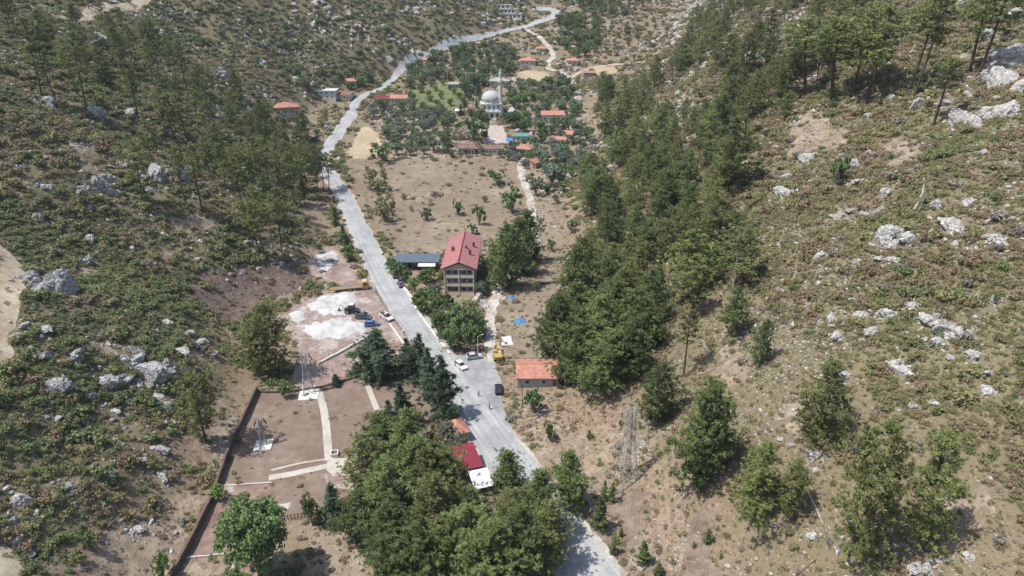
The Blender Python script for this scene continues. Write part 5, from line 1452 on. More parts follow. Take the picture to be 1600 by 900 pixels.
# fallen, bleached trunks
def log(u0, v0, u1, v1, r, label, bend=0.0):
    a, b = P(u0, v0), P(u1, v1)
    o = empty('fallen_log', a, 0, label, 'log'); d = b - a; n = 6
    sd = d.cross(Vector((0, 0, 1))).normalized() if d.length > 0 else Vector((1, 0, 0))
    pts = []
    for i in range(n + 1):
        q = a + d * (i / n) + sd * bend * math.sin(math.pi * i / n); pts.append(Vector((q.x, q.y, G(q.x, q.y) + r * 1.4)) - a)
    MB().tube(pts, [r * (1 - .6 * i / n) for i in range(n + 1)], 6).build('trunk', M_DEAD, o)
    for i in (3, 4, 5):
        MB().tube([pts[i], pts[i] + sd * (.8 if i % 2 else -.9) + Vector((0, 0, .5))], [r * .4, r * .15], 4).build('branch_stub', M_DEAD, o)
log(1427, 330, 1442, 272, .22, 'bent bleached trunk lying up the eastern slope', .8)
log(1328, 213, 1392, 193, .2, 'long pale fallen trunk below the white crags')
log(1545, 232, 1605, 243, .2, 'pale fallen trunk near the eastern edge of the crags')
log(1258, 762, 1286, 822, .2, 'bleached fallen trunk beside the large bushy pine')
log(1090, 586, 1118, 576, .16, 'pale fallen branch beside the thin half bare pine')
log(1360, 165, 1385, 150, .16, 'short pale fallen trunk below the tall leaning pine')
log(1465, 105, 1470, 120, .14, 'small pale fallen stick among the crest trees')
log(258, 757, 282, 737, .12, 'thin grey fallen branch beside white stones near the wall')
log(55, 120, 95, 140, .2, 'pale fallen trunk under the tall western pines')
log(812, 640, 818, 622, .14, 'short dark log below the small orange roofed house')
def snag(u, v, vtop, label):
    p = P(u, v); H = height_to(p, vtop); o = empty('dead_tree', p, 0, label, 'dead tree'); rg = random.Random(u)
    MB().tube([(0, 0, -.4), (.1, 0, H * .5), (0, .1, H)], [.16, .1, .03], 6).build('trunk', M_DEAD, o)
    for i in range(15):
        z = H * (.35 + .055 * i); a = rg.uniform(0, 6.28); L = H * .28 * (1.2 - i * .07)
        MB().tube([(0.05, 0, z), (math.cos(a) * L * .6, math.sin(a) * L * .6, z + .15 * L), (math.cos(a) * L, math.sin(a) * L, z + .1 * L)], [.05, .035, .015], 4).build('branch', M_DEAD, o)
snag(778, 902, 835, 'bare silvery dead tree standing among the foreground pines')
snag(1142, 470, 400, 'bare grey dead tree at the edge of the pine wood')
snag(1436, 330, 298, 'small bare dead tree beside the bent bleached trunk')
# ------------------------------------------------------------ trees, placed from the photograph
# tall pines with bare trunks on the left hillside
plant_px([(30,66,-8),(18,58,-12),(66,152,30),(89,160,68),(135,172,50),(122,150,60),(195,118,42),(206,104,38),(216,190,98),(253,143,34),(275,128,58),(297,165,62),
          (325,165,118),(345,150,100),(238,128,62)],
         'tall pine with a bare dark trunk high on the rocky western hillside', 'tall pines high on the western hillside', 'tallpine')
plant_px([(260,225,138),(277,228,150),(297,228,146),(370,205,150),(222,317,222),(291,320,232),(317,335,228),(380,325,232),(384,318,226),(352,300,225),(330,280,215),(405,290,212),(240,262,190)],
         'tall pine with a bare trunk on the terrace above the cut earth bank', 'tall pines above the cut bank', 'tallpine')
plant_px([(483,310,232),(496,300,228),(507,300,236),(514,296,240),(474,292,226),(452,295,222),(440,390,292),(416,408,318),(408,400,312),(438,330,240),(462,318,238),(425,300,215),(395,330,250),(405,360,290)],
         'slender pine at the edge of the paved road, casting shade across it', 'pines beside the road bend', 'tallpine')
plant_px([(425,588,478,80),(405,580,492,60)], 'bushy pine with two trunks beside the small lattice pylon', 'pair of pines by the small pylon', 'fullpine_pale')
plant_px([(322,690,562,85)], 'pale thin pine beyond the dark boundary wall', None, 'pine')
plant_px([(524,352,325,26),(538,378,352,24),(541,395,366,22),(545,408,386,24)], 'young green pine on the verge of the road', 'young pines on the road verge', 'youngpine')

# right-hand slope
plant_px([(1120,412,312,105),(1160,445,352,70),(1134,310,186,90),(1075,470,360,95),(1085,500,400,70)],
         'pine with an open spreading crown at the edge of the wood on the eastern slope', 'open pines at the wood edge', 'pine')
plant_px([(1068,588,488,50)], 'thin half bare pine standing beside its fallen branch', None, 'tallpine')
plant_px([(1142,530,448,55),(1186,572,500,34)], 'small dark pine standing alone on the dry eastern slope', 'lone small pines on the eastern slope', 'darkpine')
plant_px([(1350,165,12,100),(1330,150,10,90),(1427,152,-12,70),(1420,140,-6,70),(1458,196,92,60),(1527,122,-30,80),(1515,112,-24,70),(1300,160,40,90),(1260,150,30,90)],
         'tall leaning pine on the white rocky crest of the eastern slope', 'tall pines on the eastern crest', 'tallpine')
plant_px([(1306,292,240,42)], 'compact rounded dark green tree alone among white stones', None, 'bush')
plant_px([(1280,694,572,88)], 'yellowish green pine standing below the limestone outcrops', None, 'fullpine_pale')
plant_px([(1340,882,664,118)], 'large bushy pine low on the eastern slope beside the bleached log', None, 'fullpine_pale')
plant_px([(1440,856,684,84)], 'tall pine throwing a long dark shadow over white boulders', None, 'fullpine_pale')
plant_px([(1175,812,700,92),(1228,806,722,60)], 'loose grey green pine beside the bare earth patch', 'loose pines beside bare earth', 'fullpine_pale')
plant_px([(1090,758,598,104)], 'broad dense green pine beside the tall lattice pylon', None, 'fullpine')
plant_px([(1028,660,566,60)], 'dark pine above the tall lattice pylon', None, 'fullpine')
plant_px([(835,645,598,40),(858,688,655,28)], 'small round green tree below the small orange roofed house', 'small trees below the orange roofed house', 'bush')
plant_px([(812,598,574,14)], 'small green bush at the corner of the small orange roofed house', None, 'bush')
plant_px([(936,828,776,40),(957,784,756,22),(945,780,752,18),(958,866,840,22),(1005,882,846,32),(1028,900,880,24),(970,838,824,12),(1105,850,828,20),(1083,856,846,10),(1126,872,864,10),(920,686,672,14)],
         'rounded young pine scattered on bare earth near the road', 'young pines on the bare earth', 'youngpine')
plant_px([(838,456,440,13),(880,300,280,30),(870,318,300,20),(893,365,340,20),(862,392,374,18),(1553,475,455,14)], 'small bush on the dry slope beside the rubble lane', 'bushes beside the rubble lane', 'bush')

# big wood right of the lane
wood([(905,300),(985,236),(1100,225),(1150,320),(1110,400),(1050,440),(1010,520),(975,600),(920,612),(868,570),(862,520),(905,450),(930,380)], 7.0, ['pine', 'darkpine', 'fullpine_pale', 'tallpine', 'fullpine'], (9, 18.5),
     'mature pine in the dense wood on the slope above the rubble lane', 'pines of the dense wood above the lane', 11, gap=.31)
plant_px([(872,562,462,70),(905,600,505,80),(948,612,522,80),(985,585,500,70),(895,520,445,70),(960,530,440,80),(1005,545,470,60),(935,565,465,80)],
         'dense green pine at the lower corner of the wood, leaning over the orange roof', 'pines at the lower corner of the wood', 'fullpine')
wood([(930,205),(940,150),(1060,120),(1070,80),(1130,60),(1300,70),(1330,150),(1200,225),(1060,235),(985,236)], 9.2, ['pine', 'fullpine_pale', 'pine', 'darkpine', 'tallpine'], (9, 18.5),
     'pine in the upper wood covering the eastern hillside', 'pines of the upper eastern wood', 12, gap=.34, limit=100)
wood([(930,205),(940,150),(1060,120),(1130,60),(1300,70),(1330,150),(1200,225),(1130,310),(1060,300),(985,236)], 7, ['bush', 'drybush', 'bush'], (2, 4.2),
     'dark bush in the undergrowth of the eastern pine wood', 'undergrowth bushes of the eastern wood', 42, limit=70)
wood([(1060,85),(1100,30),(1240,0),(1420,0),(1320,60)], 9, ['pine', 'fullpine_pale', 'tallpine'], (12, 18),
     'pine near the top edge of the eastern hillside', 'pines near the top of the eastern hillside', 13, limit=36, gap=.2)

# left hillside wood
wood([(20,40),(120,40),(230,60),(330,120),(430,190),(500,232),(490,290),(400,280),(300,240),(200,180),(90,120)], 9.5, ['pine', 'tallpine', 'fullpine_pale'], (11, 17),
     'pine scattered through the open wood on the western hillside', 'pines of the open western wood', 14, limit=46)
wood([(350,205),(420,205),(500,232),(505,290),(480,330),(430,345),(380,300)], 8, ['pine', 'darkpine', 'tallpine'], (9, 14),
     'green pine in the grove just west of the road bend', 'pines of the grove by the road bend', 15, limit=14)

# pines round the cafe in the foreground
plant_px([(600,742,650,90),(640,762,640,90),(575,770,680,70),(655,800,690,100),(610,830,715,100),(668,812,700,80),(570,850,770,70),(735,850,762,84),(680,870,745,110),
          (620,895,790,100),(735,900,790,110),(800,848,768,84),(842,842,738,76),(812,900,790,100),(850,890,785,70),(770,930,820,110),(660,930,820,110),(680,756,664,50),(698,796,708,58)],
         'big pine in the dense clump of trees around the red roofed cafe', 'pines around the cafe', ['fullpine', 'darkpine', 'pine', 'fullpine', 'darkpine', 'fullpine_pale'])
plant_px([(792,774,708,58)], 'rounded green pine between the white canopy and the road', None, 'fullpine')
plant_px([(888,792,708,56)], 'upright green pine at the eastern kerb of the road', None, 'fullpine')
plant_px([(716,706,676,44),(700,690,655,40)], 'grey green tree reaching over the small orange roof', 'trees over the small orange roof', 'olive')
plant_px([(590,592,515,92)], 'wide dark feathery conifer behind the low white wall', None, 'conifer')
plant_px([(655,600,522,54),(672,620,545,62),(694,655,558,66),(640,585,530,44)], 'dark conifer in the row along the western edge of the road', 'row of conifers along the road', 'conifer')
plant_px([(632,668,600,62),(610,690,628,50)], 'feathery conifer at the corner of the building plot', 'feathery conifers at the plot corner', 'conifer')
plant_px([(405,905,785,128)], 'very large rounded dark green tree beside the red terrace', None, 'bigbroad')
plant_px([(488,822,768,40)], 'small dark rounded tree at the end of the rail fence', None, 'broad')
plant_px([(524,815,752,48)], 'bluish conifer beside the small dark rounded tree', None, 'conifer')
plant_px([(445,622,592,26)], 'bright green bush beside the white pylon footing', None, 'bright')
plant_px([(525,602,584,20)], 'small dark conifer beside the low wall of the building plot', None, 'conifer')
plant_px([(345,782,756,32)], 'bright green bush growing over the dark boundary wall', None, 'bright')
plant_px([(257,905,864,34)], 'yellowish green bush at the foot of the dark boundary wall', None, 'bright')
plant_px([(138,860,826,36),(8,700,678,14),(12,640,610,30)], 'green bush among the low scrub of the western slope', 'green bushes in the western scrub', 'bush')

# hotel garden
plant_px([(622,438,408,34),(612,425,400,24),(637,440,418,22)], 'dark leafy tree between the long shed and the road', 'trees between shed and road', 'broad')
plant_px([(662,488,448,48)], 'bright yellowish green round tree in the hotel garden', None, 'bright')
plant_px([(668,442,418,40),(690,440,422,22),(648,455,432,26)], 'fresh green garden tree in front of the long shed', 'garden trees before the long shed', 'bright')
plant_px([(690,500,452,50),(720,530,470,60),(690,530,480,50),(735,548,500,40),(705,548,505,44),(750,530,492,34),(742,520,480,40)], 'dense dark green tree in the garden before the hotel', 'trees of the hotel garden', 'broad')
plant_px([(750,462,438,28),(680,470,440,30)], 'grey green tree at the front corner of the hotel', 'trees at the front corner of the hotel', 'olive')
plant_px([(790,452,352,52),(822,412,334,44),(806,430,345,44)], 'tall dark pine beside the hotel', 'tall pines beside the hotel', 'fullpine')

# field and village gardens
plant_px([(600,252,220,50)], 'large rounded dark green tree at the corner of the dry field', None, 'bush')
plant_px([(666,344,321,25)], 'single round dark bush in the middle of the dry field', None, 'bush')
plant_px([(716,336,310,26),(748,352,318,27),(738,366,348,22),(800,332,284,42),(778,290,266,36),(768,276,262,18),(757,316,304,14)], 'rounded green tree along the eastern edge of the dry field', 'trees along the eastern field edge', 'bush')
plant_px([(603,346,302,46),(590,300,276,44),(580,288,262,30),(632,312,300,14),(643,330,320,10)], 'loose scrubby bush beside the road in the dry field', 'scrubby bushes in the dry field', 'drybush')
plant_px([(838,306,274,32),(862,292,252,46),(850,262,232,40),(884,262,236,36),(872,246,222,34)], 'grey green olive tree beside the upper rubble lane', 'olive trees beside the upper lane', 'olivebush')
plant_px([(736,220,182,62)], 'very large rounded tree west of the mosque square', None, 'bush')
plant_px([(845,210,186,34),(800,200,172,34),(815,196,176,26),(803,168,148,30)], 'rounded green tree east of the mosque', 'trees east of the mosque', 'broad')

# village gardens and orchards
wood([(575,172),(640,168),(712,182),(700,240),(612,244),(600,206)], 6.2, ['olive', 'olive', 'broad'], (4.4, 7.6), 'grey green olive tree in the orchard between the road and the mosque', 'olive trees of the orchard', 21, limit=75)
wood([(640,108),(700,82),(760,70),(800,80),(805,120),(760,126),(735,150),(700,128),(640,140)], 6.8, ['broad', 'olive', 'broad'], (5, 9), 'leafy garden tree on the terraces below the climbing road', 'garden trees below the climbing road', 22, limit=80)
wood([(730,140),(760,130),(760,180),(745,190),(715,180)], 6.5, ['broad', 'conifer'], (5, 9), 'dark tree crowded beside the mosque', 'trees crowded beside the mosque', 23, limit=14)
wood([(795,140),(850,130),(890,130),(905,160),(900,200),(850,215),(800,205)], 6.4, ['broad', 'olive', 'broad', 'bush'], (4, 8.5), 'small garden tree among the houses east of the mosque', 'garden trees east of the mosque', 24, limit=50)
wood([(825,225),(905,200),(930,225),(905,260),(880,310),(850,300),(838,262)], 6.5, ['olive', 'olive', 'broad'], (4.5, 7.5), 'grey green olive tree on the slope below the village', 'olives on the slope below the village', 25, limit=26)
wood([(865,30),(930,25),(940,60),(930,95),(880,85),(870,60)], 7, ['broad', 'broad', 'pine'], (6, 10), 'dark green tree inside the hairpin bend', 'trees inside the hairpin bend', 26, limit=34)
wood([(880,0),(1010,0),(1000,30),(920,26),(890,10)], 8, ['broad', 'pine'], (6, 10), 'dark tree on the far hillside above the hairpin bend', 'trees above the hairpin bend', 27, limit=44)
wood([(930,30),(1040,20),(1050,75),(1000,70),(950,95),(935,60)], 9, ['bush', 'drybush', 'olive'], (2.5, 5), 'bush on the brown terraces of the far hillside', 'bushes on the far terraces', 28, limit=44)
wood([(455,105),(520,112),(600,120),(590,140),(520,134),(470,150),(450,130)], 8, ['broad', 'pine', 'broad'], (5, 9), 'dark tree behind the white two storey house', 'trees behind the white house', 29, limit=22)
wood([(405,185),(450,192),(520,190),(500,225),(430,215)], 8, ['olive', 'broad', 'pine'], (4, 8), 'rounded tree on the bank west of the village road', 'trees on the bank west of the village road', 30, limit=26)
wood([(240,20),(420,20),(560,40),(640,60),(600,95),(450,90),(300,70)], 13, ['bush', 'broad', 'olive'], (3, 6), 'dark bush on the rocky far western hillside', 'bushes on the far western hillside', 31, limit=90)
wood([(660,170),(705,172),(708,200),(660,200)], 6, ['broad', 'olive'], (4, 6), 'tree behind the green plot west of the mosque', 'trees behind the green plot', 32, limit=10)

wood([(640,140),(700,131),(730,138),(728,168),(690,170),(640,166)], 8, ['bright', 'broad'], (3, 5), 'low fresh green tree in the green plot behind the orchard', 'low trees of the green plot', 33, limit=22)
plant_px([(752,190,166,20),(757,193,172,14),(790,192,174,16),(742,200,180,24)], 'small dark tree before the porch of the mosque', 'small trees before the mosque', 'broad')
wood([(560,262),(600,258),(620,300),(612,350),(590,330)], 6, ['drybush', 'bush', 'drybush'], (1.6, 3.2), 'scrubby bush on the road side of the dry field', 'scrubby bushes on the field side of the road', 34, limit=14)
wood([(800,230),(840,228),(836,262),(815,262),(790,252)], 6, ['broad', 'olive'], (4, 6), 'garden tree round the cottages at the head of the field', 'garden trees at the head of the field', 35, limit=12)
wood([(690,238),(790,240),(790,248),(690,246)], 7, ['olive', 'broad'], (3.5, 5), 'tree along the upper hedge of the dry field', 'trees of the upper field hedge', 36, limit=12)

# some trees of a clump are told apart by what they stand next to
def distinguish(group, marks, form, rest=None):
    lst = [o for o in COL.objects if o.get('group') == group]
    for text, (u, v) in marks:
        if not lst: break
        q = P(u, v)
        o = min(lst, key=lambda t: (t.location.x - q.x) ** 2 + (t.location.y - q.y) ** 2)
        lst.remove(o); o['label'] = form.format(text)
    for o in lst:
        if rest: o['label'] = rest
distinguish('pines around the cafe', [('the orange roofed kiosk', (712, 690)), ('the red cafe roof', (724, 742)), ('the white canopy', (752, 764)), ('the concrete pad of the plot', (545, 740)), ('the rubble ground', (590, 850)), ('the silvery dead tree', (778, 902)), ('the red lean-to', (668, 722)), ('the shaded lower road', (880, 860))],
            'big pine of the cafe clump standing closest to {}', 'big pine well inside the dense clump around the red roofed cafe')
distinguish('pines at the lower corner of the wood', [('the small orange roofed house', (870, 600)), ('the blue tarpaulin', (813, 502)), ('the thin half bare pine', (1068, 588)), ('the low dark earth wall', (895, 440))],
            'dense green pine at the corner of the wood closest to {}', 'dense green pine within the lower corner of the wood')
distinguish('tall pines on the eastern crest', [('the short fallen trunk', (1385, 150)), ('the largest white crag', (1588, 95)), ('the long pale fallen trunk', (1392, 193))], 'tall leaning pine of the eastern crest closest to {}', 'tall leaning pine in the row along the eastern crest')
distinguish('pines beside the road bend', [('the concrete pole of the dry field', (560, 320)), ('the flatbed truck', (520, 453)), ('the cut earth bank', (400, 412))], 'slender pine of the road bend closest to {}', 'slender pine in the row beside the road bend')
distinguish('trees of the hotel garden', [('the bright round garden tree', (662, 486)), ('the silver grey car', (741, 560)), ('the hotel balconies', (718, 457))], 'dense dark garden tree closest to {}', 'dense dark green tree in the middle of the hotel garden')
distinguish('row of conifers along the road', [('the white kerb wall', (632, 540)), ('the orange roofed kiosk', (712, 690))], 'dark roadside conifer closest to {}', 'dark conifer in the middle of the roadside row')
distinguish('young pines on the bare earth', [('the concrete water trough', (996, 885)), ('the upright pine at the kerb', (888, 792)), ('the tall lattice pylon', (978, 752))], 'rounded young pine closest to {}', 'rounded young pine scattered on bare earth near the road')
distinguish('trees along the eastern field edge', [('the hotel roof', (735, 380)), ('the rubble lane', (815, 300)), ('the brown roofed cottage', (770, 242))], 'rounded green tree of the field edge closest to {}', 'rounded green tree along the eastern edge of the dry field')
distinguish('tall pines beside the hotel', [('the hotel', (750, 430)), ('the rubble lane', (836, 400))], 'tall dark pine of the trio beside the hotel, closest to {}', 'middle tall dark pine of the trio beside the hotel')
# ------------------------------------------------------------ ground cover: scattered over the terrain with geometry nodes
def source_collection(name, meshes):
    c = bpy.data.collections.new(name)
    for i, m in enumerate(meshes):
        o = bpy.data.objects.new('%s_%02d' % (name, i), m); c.objects.link(o)
    return c
def scatter(name, pts, sc, kind_idx, coll, label, seed, squash=None):
    n = len(pts)
    me = bpy.data.meshes.new(name)
    me.vertices.add(n); me.vertices.foreach_set('co', np.asarray(pts, np.float32).ravel())
    rng = np.random.default_rng(seed)
    a = me.attributes.new('size', 'FLOAT', 'POINT'); a.data.foreach_set('value', np.asarray(sc, np.float32))
    a = me.attributes.new('turn', 'FLOAT', 'POINT'); a.data.foreach_set('value', rng.uniform(0, 6.28, n).astype(np.float32))
    a = me.attributes.new('which', 'INT', 'POINT'); a.data.foreach_set('value', np.asarray(kind_idx, np.int32))
    me.update()
    o = link(name, me)
    ng = bpy.data.node_groups.new(name + '_nodes', 'GeometryNodeTree')
    ng.interface.new_socket('Geometry', in_out='INPUT', socket_type='NodeSocketGeometry')
    ng.interface.new_socket('Geometry', in_out='OUTPUT', socket_type='NodeSocketGeometry')
    nn, ll = ng.nodes, ng.links
    gi = nn.new('NodeGroupInput'); go = nn.new('NodeGroupOutput')
    ip = nn.new('GeometryNodeInstanceOnPoints')
    ci = nn.new('GeometryNodeCollectionInfo'); ci.inputs['Collection'].default_value = coll
    ci.inputs['Separate Children'].default_value = True; ci.inputs['Reset Children'].default_value = True
    def named(nm, ty):
        q = nn.new('GeometryNodeInputNamedAttribute'); q.data_type = ty; q.inputs['Name'].default_value = nm
        return q.outputs['Attribute']
    cx = nn.new('ShaderNodeCombineXYZ'); ll.new(named('turn', 'FLOAT'), cx.inputs['Z'])
    er = nn.new('FunctionNodeEulerToRotation'); ll.new(cx.outputs[0], er.inputs[0])
    ll.new(gi.outputs[0], ip.inputs['Points']); ll.new(ci.outputs[0], ip.inputs['Instance'])
    ip.inputs['Pick Instance'].default_value = True
    ll.new(named('which', 'INT'), ip.inputs['Instance Index'])
    ll.new(er.outputs[0], ip.inputs['Rotation']); ll.new(named('size', 'FLOAT'), ip.inputs['Scale'])
    ll.new(ip.outputs[0], go.inputs[0])
    md = o.modifiers.new('scatter', 'NODES'); md.node_group = ng
    tag(o, label, None, None, 'stuff')
    return o
def jitter_grid(x0, x1, y0, y1, d, rng):
    X, Y = np.meshgrid(np.arange(x0, x1, d), np.arange(y0, y1, d))
    return X.ravel() + rng.uniform(-.5, .5, X.size) * d, Y.ravel() + rng.uniform(-.5, .5, X.size) * d
def in_view(x, y, z, m=170):
    dep = y * CP - (z - CAM_H) * SP; up = y * SP + (z - CAM_H) * CP
    u = 800 + FPX * x / dep; v = 450 - FPX * up / dep
    return (dep > 20) & (u > -m) & (u < 1600 + m) & (v < 900 + m) & (v > -60)

rngc = np.random.default_rng(5)
SRC, CLS = [], []
for i in range(10):
    mt = (M_MAQG, M_MAQG, M_MAQO, M_MAQO, M_MAQO, M_MAQR, M_MAQR, M_MAQGR, M_DRYG, M_DRYG)[i]
    m = bush_mesh('scrub_%d' % i, 200 + i, nc=9 if i < 8 else 6, k=(32 if i < 8 else 16), size=.095, up=.30, blade=i >= 8)
    m.materials.append(mt); SRC.append(m)
C_SCRUB = source_collection('scrub_source', SRC)

SOFT = [s for s in SHEETS if s['name'] not in ('building_plot', 'red_terrace', 'works_yard', 'field', 'dry_slope', 'dry_lot', 'bare_strip', 'orchard_soil', 'cut_bank', 'rubble_ground', 'bare_patch')]
def sheet_mask(x, y, lst):
    r = np.zeros(x.shape, bool)
    for s in lst:
        p = np.array(s['poly'])
        bb = (x > p[:, 0].min()) & (x < p[:, 0].max()) & (y > p[:, 1].min()) & (y < p[:, 1].max())
        if bb.any():
            i = np.where(bb)[0]; r[i] |= in_poly(x[i], y[i], s['poly'])
    return r
def cover(x0, x1, y0, y1, d, base_scale):
    x, y = jitter_grid(x0, x1, y0, y1, d, rngc)
    z = hgt(x, y)
    ok = in_view(x, y, z)
    x, y, z = x[ok], y[ok], z[ok]
    ok = ~sheet_mask(x, y, SOFT)
    x, y, z = x[ok], y[ok], z[ok]
    l, r = side_rise(x, y)
    left = l > r; s = l + r
    bare = sheet_mask(x, y, [q for q in SHEETS if q['name'] in ('field', 'dry_slope', 'dry_lot', 'bare_strip', 'orchard_soil', 'cut_bank', 'rubble_ground', 'bare_patch')])
    up = smooth01((s - 1.5) / 9)
    n1 = vnoise(x, y, 17, 31); n2 = vnoise(x, y, 5, 32)
    dens = np.where(left, .40 + .52 * up, .36 + .66 * up) + (n1 - .5) * .7 + (n2 - .5) * .9 + (vnoise(x, y, 38, 35) - .5) * .5 + .25 * smooth01((y - 400) / 150)
    # the foot of the eastern slope is drier
    near_r = (~left) & (y < 150) & (s < 26)
    dens = np.where(near_r, dens + .16, dens)
    dens = np.where(bare, .30, dens)
    fld = sheet_mask(x, y, [q for q in SHEETS if q['name'] == 'field'])
    dens = np.where(fld, .15, dens)
    plot = sheet_mask(x, y, [q for q in SHEETS if q['name'] in ('building_plot', 'red_terrace', 'works_yard')])
    dens = np.where(plot, .10 * (n2 > .52), dens); bare = bare | plot
    keep = rngc.uniform(0, 1, x.size) < dens
    x, y, z, left, s, n1, n2, bare, near_r = [q[keep] for q in (x, y, z, left, s, n1, n2, bare, near_r)]
    u = rngc.uniform(0, 1, x.size)
    gq = vnoise(x, y, 14, 33) * .65 + vnoise(x, y, 4, 34) * .35
    wl = np.array([.20, .20, .19, .15, .09, .04, .03, .04, .03, .03])
    wr = np.array([.05, .04, .19, .19, .16, .13, .10, .05, .05, .04])
    wd = np.array([.01, .01, .05, .05, .05, .06, .06, .09, .32, .30])
    W = np.where(left[:, None], wl, wr)
    W = np.where((near_r | bare)[:, None], wd, W)
    W = W * np.where(gq[:, None] > .5, np.array([2.6, 2.6, 1.4, 1.4, 1, .35, .35, .5, .6, .6]), np.array([.3, .3, .9, .9, 1, 1.8, 1.8, 1.5, 1.6, 1.6]))
    W = np.cumsum(W / W.sum(1, keepdims=True), 1)
    k = (u[:, None] > W).sum(1)
    sc = base_scale * rngc.lognormal(-.2, .55, x.size) * np.where(left, 1.05, .92) * (.7 + .6 * vnoise(x, y, 11, 36))
    sc = np.where(bare | near_r, sc * .7, sc)
    keep2 = np.ones(x.size, bool)
    RA = np.array(ROCK_AT)
    for a, b, r in RA:
        keep2 &= (x - a) ** 2 + (y - b) ** 2 > (r * .8) ** 2
    x, y, z, sc, k = x[keep2], y[keep2], z[keep2], sc[keep2], k[keep2]
    return np.stack([x, y, z - .10], -1), np.clip(sc, .3, 3.2), np.clip(k, 0, 9)
parts_ = [cover(-190, 190, 25, 175, .72, .86), cover(-260, 260, 175, 300, 1.1, 1.2), cover(-330, 330, 300, 480, 1.8, 1.75), cover(-420, 420, 480, 760, 2.8, 2.5)]
scatter('scrub_cover', np.concatenate([p[0] for p in parts_]), np.concatenate([p[1] for p in parts_]), np.concatenate([p[2] for p in parts_]), C_SCRUB,
        'low brown and olive scrub covering both hillsides', 3)
print('scrub', sum(len(p[0]) for p in parts_))

# loose stones
def stones(x0, x1, y0, y1, d, s0, s1, f):
    x, y = jitter_grid(x0, x1, y0, y1, d, rngc); z = hgt(x, y)
    ok = in_view(x, y, z); x, y, z = x[ok], y[ok], z[ok]
    ok = ~sheet_mask(x, y, [q for q in SHEETS if q['name'] in ('road', 'field', 'straw_field', 'building_plot', 'paved_apron', 'works_yard', 'concrete_path', 'concrete_pad', 'straw_terrace', 'green_plot', 'mosque_square', 'dirt_track', 'dusty_gravel', 'road_shoulder')])
    x, y, z = x[ok], y[ok], z[ok]
    l, r = side_rise(x, y); up = smooth01((l + r - 1) / 8)
    n = vnoise(x, y, 13, 41) * .6 + vnoise(x, y, 4, 42) * .4
    f = f * np.where(r > l, 1.5, 1.0)
    pr = f * (.25 + .75 * up) * smooth01((n - .42) / .3) * 2.0 + .02
    k = rngc.uniform(0, 1, x.size) < pr
    x, y, z = x[k], y[k], z[k]
    return np.stack([x, y, z + .05], -1), np.clip(rngc.lognormal(math.log(s0), .5, x.size), .08, s1), rngc.integers(0, 4, x.size)
C_STONE = source_collection('stone_source', SMALLR)
# broken rock lying round the outcrops
dx, ds = [], []
for a, b, r in ROCK_AT:
    for _ in range(7):
        t = rngc.uniform(0, 6.28); q_ = r * rngc.uniform(.6, 1.9); dx.append((a + math.cos(t) * q_, b + math.sin(t) * q_)); ds.append(r * rngc.uniform(.12, .38))
dx = np.array(dx)
scatter('broken_rock', np.column_stack([dx, hgt(dx[:, 0], dx[:, 1]) + .04]), np.array(ds), rngc.integers(0, 4, len(ds)), C_STONE, 'broken limestone lying around the outcrops', 8)
q = [stones(-190, 190, 25, 175, .95, .24, .9, .36), stones(-260, 260, 175, 300, 1.6, .42, 1.4, .42), stones(-330, 330, 300, 480, 2.3, .85, 2.6, .6), stones(-420, 420, 480, 760, 3.0, 1.3, 3.6, .75)]
scatter('loose_stones', np.concatenate([a[0] for a in q]), np.concatenate([a[1] for a in q]), np.concatenate([a[2] for a in q]), C_STONE, 'loose white limestone rubble strewn over the slopes', 4)
x, y = jitter_grid(-60, 20, 60, 130, .5, rngc); z = hgt(x, y)
k = sheet_mask(x, y, [s for s in SHEETS if s['name'] == 'rubble_ground']) & (rngc.uniform(0, 1, x.size) < .35)
scatter('rubble', np.stack([x, y, z + .06], -1)[k], rngc.uniform(.06, .3, k.sum()), rngc.integers(0, 4, k.sum()), C_STONE, 'pale broken rubble on the ground beside the very large tree', 6)

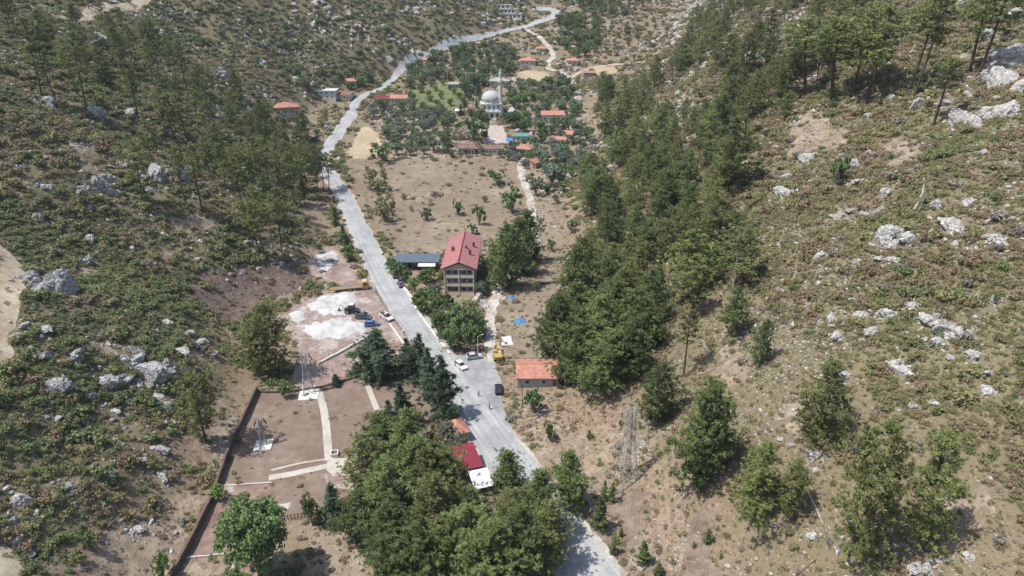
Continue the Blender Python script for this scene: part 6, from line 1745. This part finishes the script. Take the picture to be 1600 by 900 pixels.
# ------------------------------------------------------------ pines past the first 300: the farthest become one mass
def join_tree(tm, cm, name):
    bm = bmesh.new(); bm.from_mesh(cm); n = len(bm.faces); bm.from_mesh(tm)
    bm.faces.ensure_lookup_table()
    for f in bm.faces[n:]: f.material_index = 1
    me = bpy.data.meshes.new(name); bm.to_mesh(me); bm.free()
    me.materials.append(cm.materials[0]); me.materials.append(tm.materials[0])
    return me
def mass_far_pines(keep=296):
    lst = [o for o in COL.objects if o.type == 'EMPTY' and o.get('category') == 'pine tree' and o.name.startswith('pine_tree')]
    def px(o):
        p = o.location; dep = p.y * CP - (p.z - CAM_H) * SP
        u, v = proj(p)
        return o.scale.z / dep * (1 if -60 < u < 1660 and v > -20 else .3)
    lst.sort(key=px, reverse=True)
    rest = lst[keep:]
    if not rest: return
    meshes, index, pts, sc, wh = [], {}, [], [], []
    for o in rest:
        ch = {c.name.split('.')[0]: c for c in o.children}
        key = ch['crown'].data.name
        if key not in index:
            index[key] = len(meshes); meshes.append((ch['trunk'].data, ch['crown'].data))
        pts.append(tuple(o.location)); sc.append((o.scale.z + o.scale.x) / 2); wh.append(key)
    order = sorted(index)                                   # instances are picked in name order
    src = []
    for i, key in enumerate(order): src.append(join_tree(*meshes[index[key]], 'far_pine_%02d' % i))
    c = source_collection('far_pine_source', src)
    for o in rest:
        for ch in list(o.children): bpy.data.objects.remove(ch)
        bpy.data.objects.remove(o)
    scatter('far_pines', np.array(pts), np.array(sc), np.array([order.index(k) for k in wh]), c, 'farthest pines massed on the upper edges of both hillsides', 12)
mass_far_pines()

# ------------------------------------------------------------ thin summer haze over the whole valley
def haze():
    o = MB().box(-960, 960, -260, 1560, -40, 300).build('haze', None)
    m = bpy.data.materials.new('summer_haze'); m.use_nodes = True
    n, l = m.node_tree.nodes, m.node_tree.links
    n.remove(n['Principled BSDF'])
    v = n.new('ShaderNodeVolumePrincipled'); v.inputs['Color'].default_value = (.80, .88, 1.0, 1)
    v.inputs['Density'].default_value = .00010; v.inputs['Anisotropy'].default_value = .2
    l.new(v.outputs[0], n['Material Output'].inputs['Volume'])
    o.data.materials.append(m)
    tag(o, 'thin pale summer haze filling the valley', None, None, 'stuff')
haze()
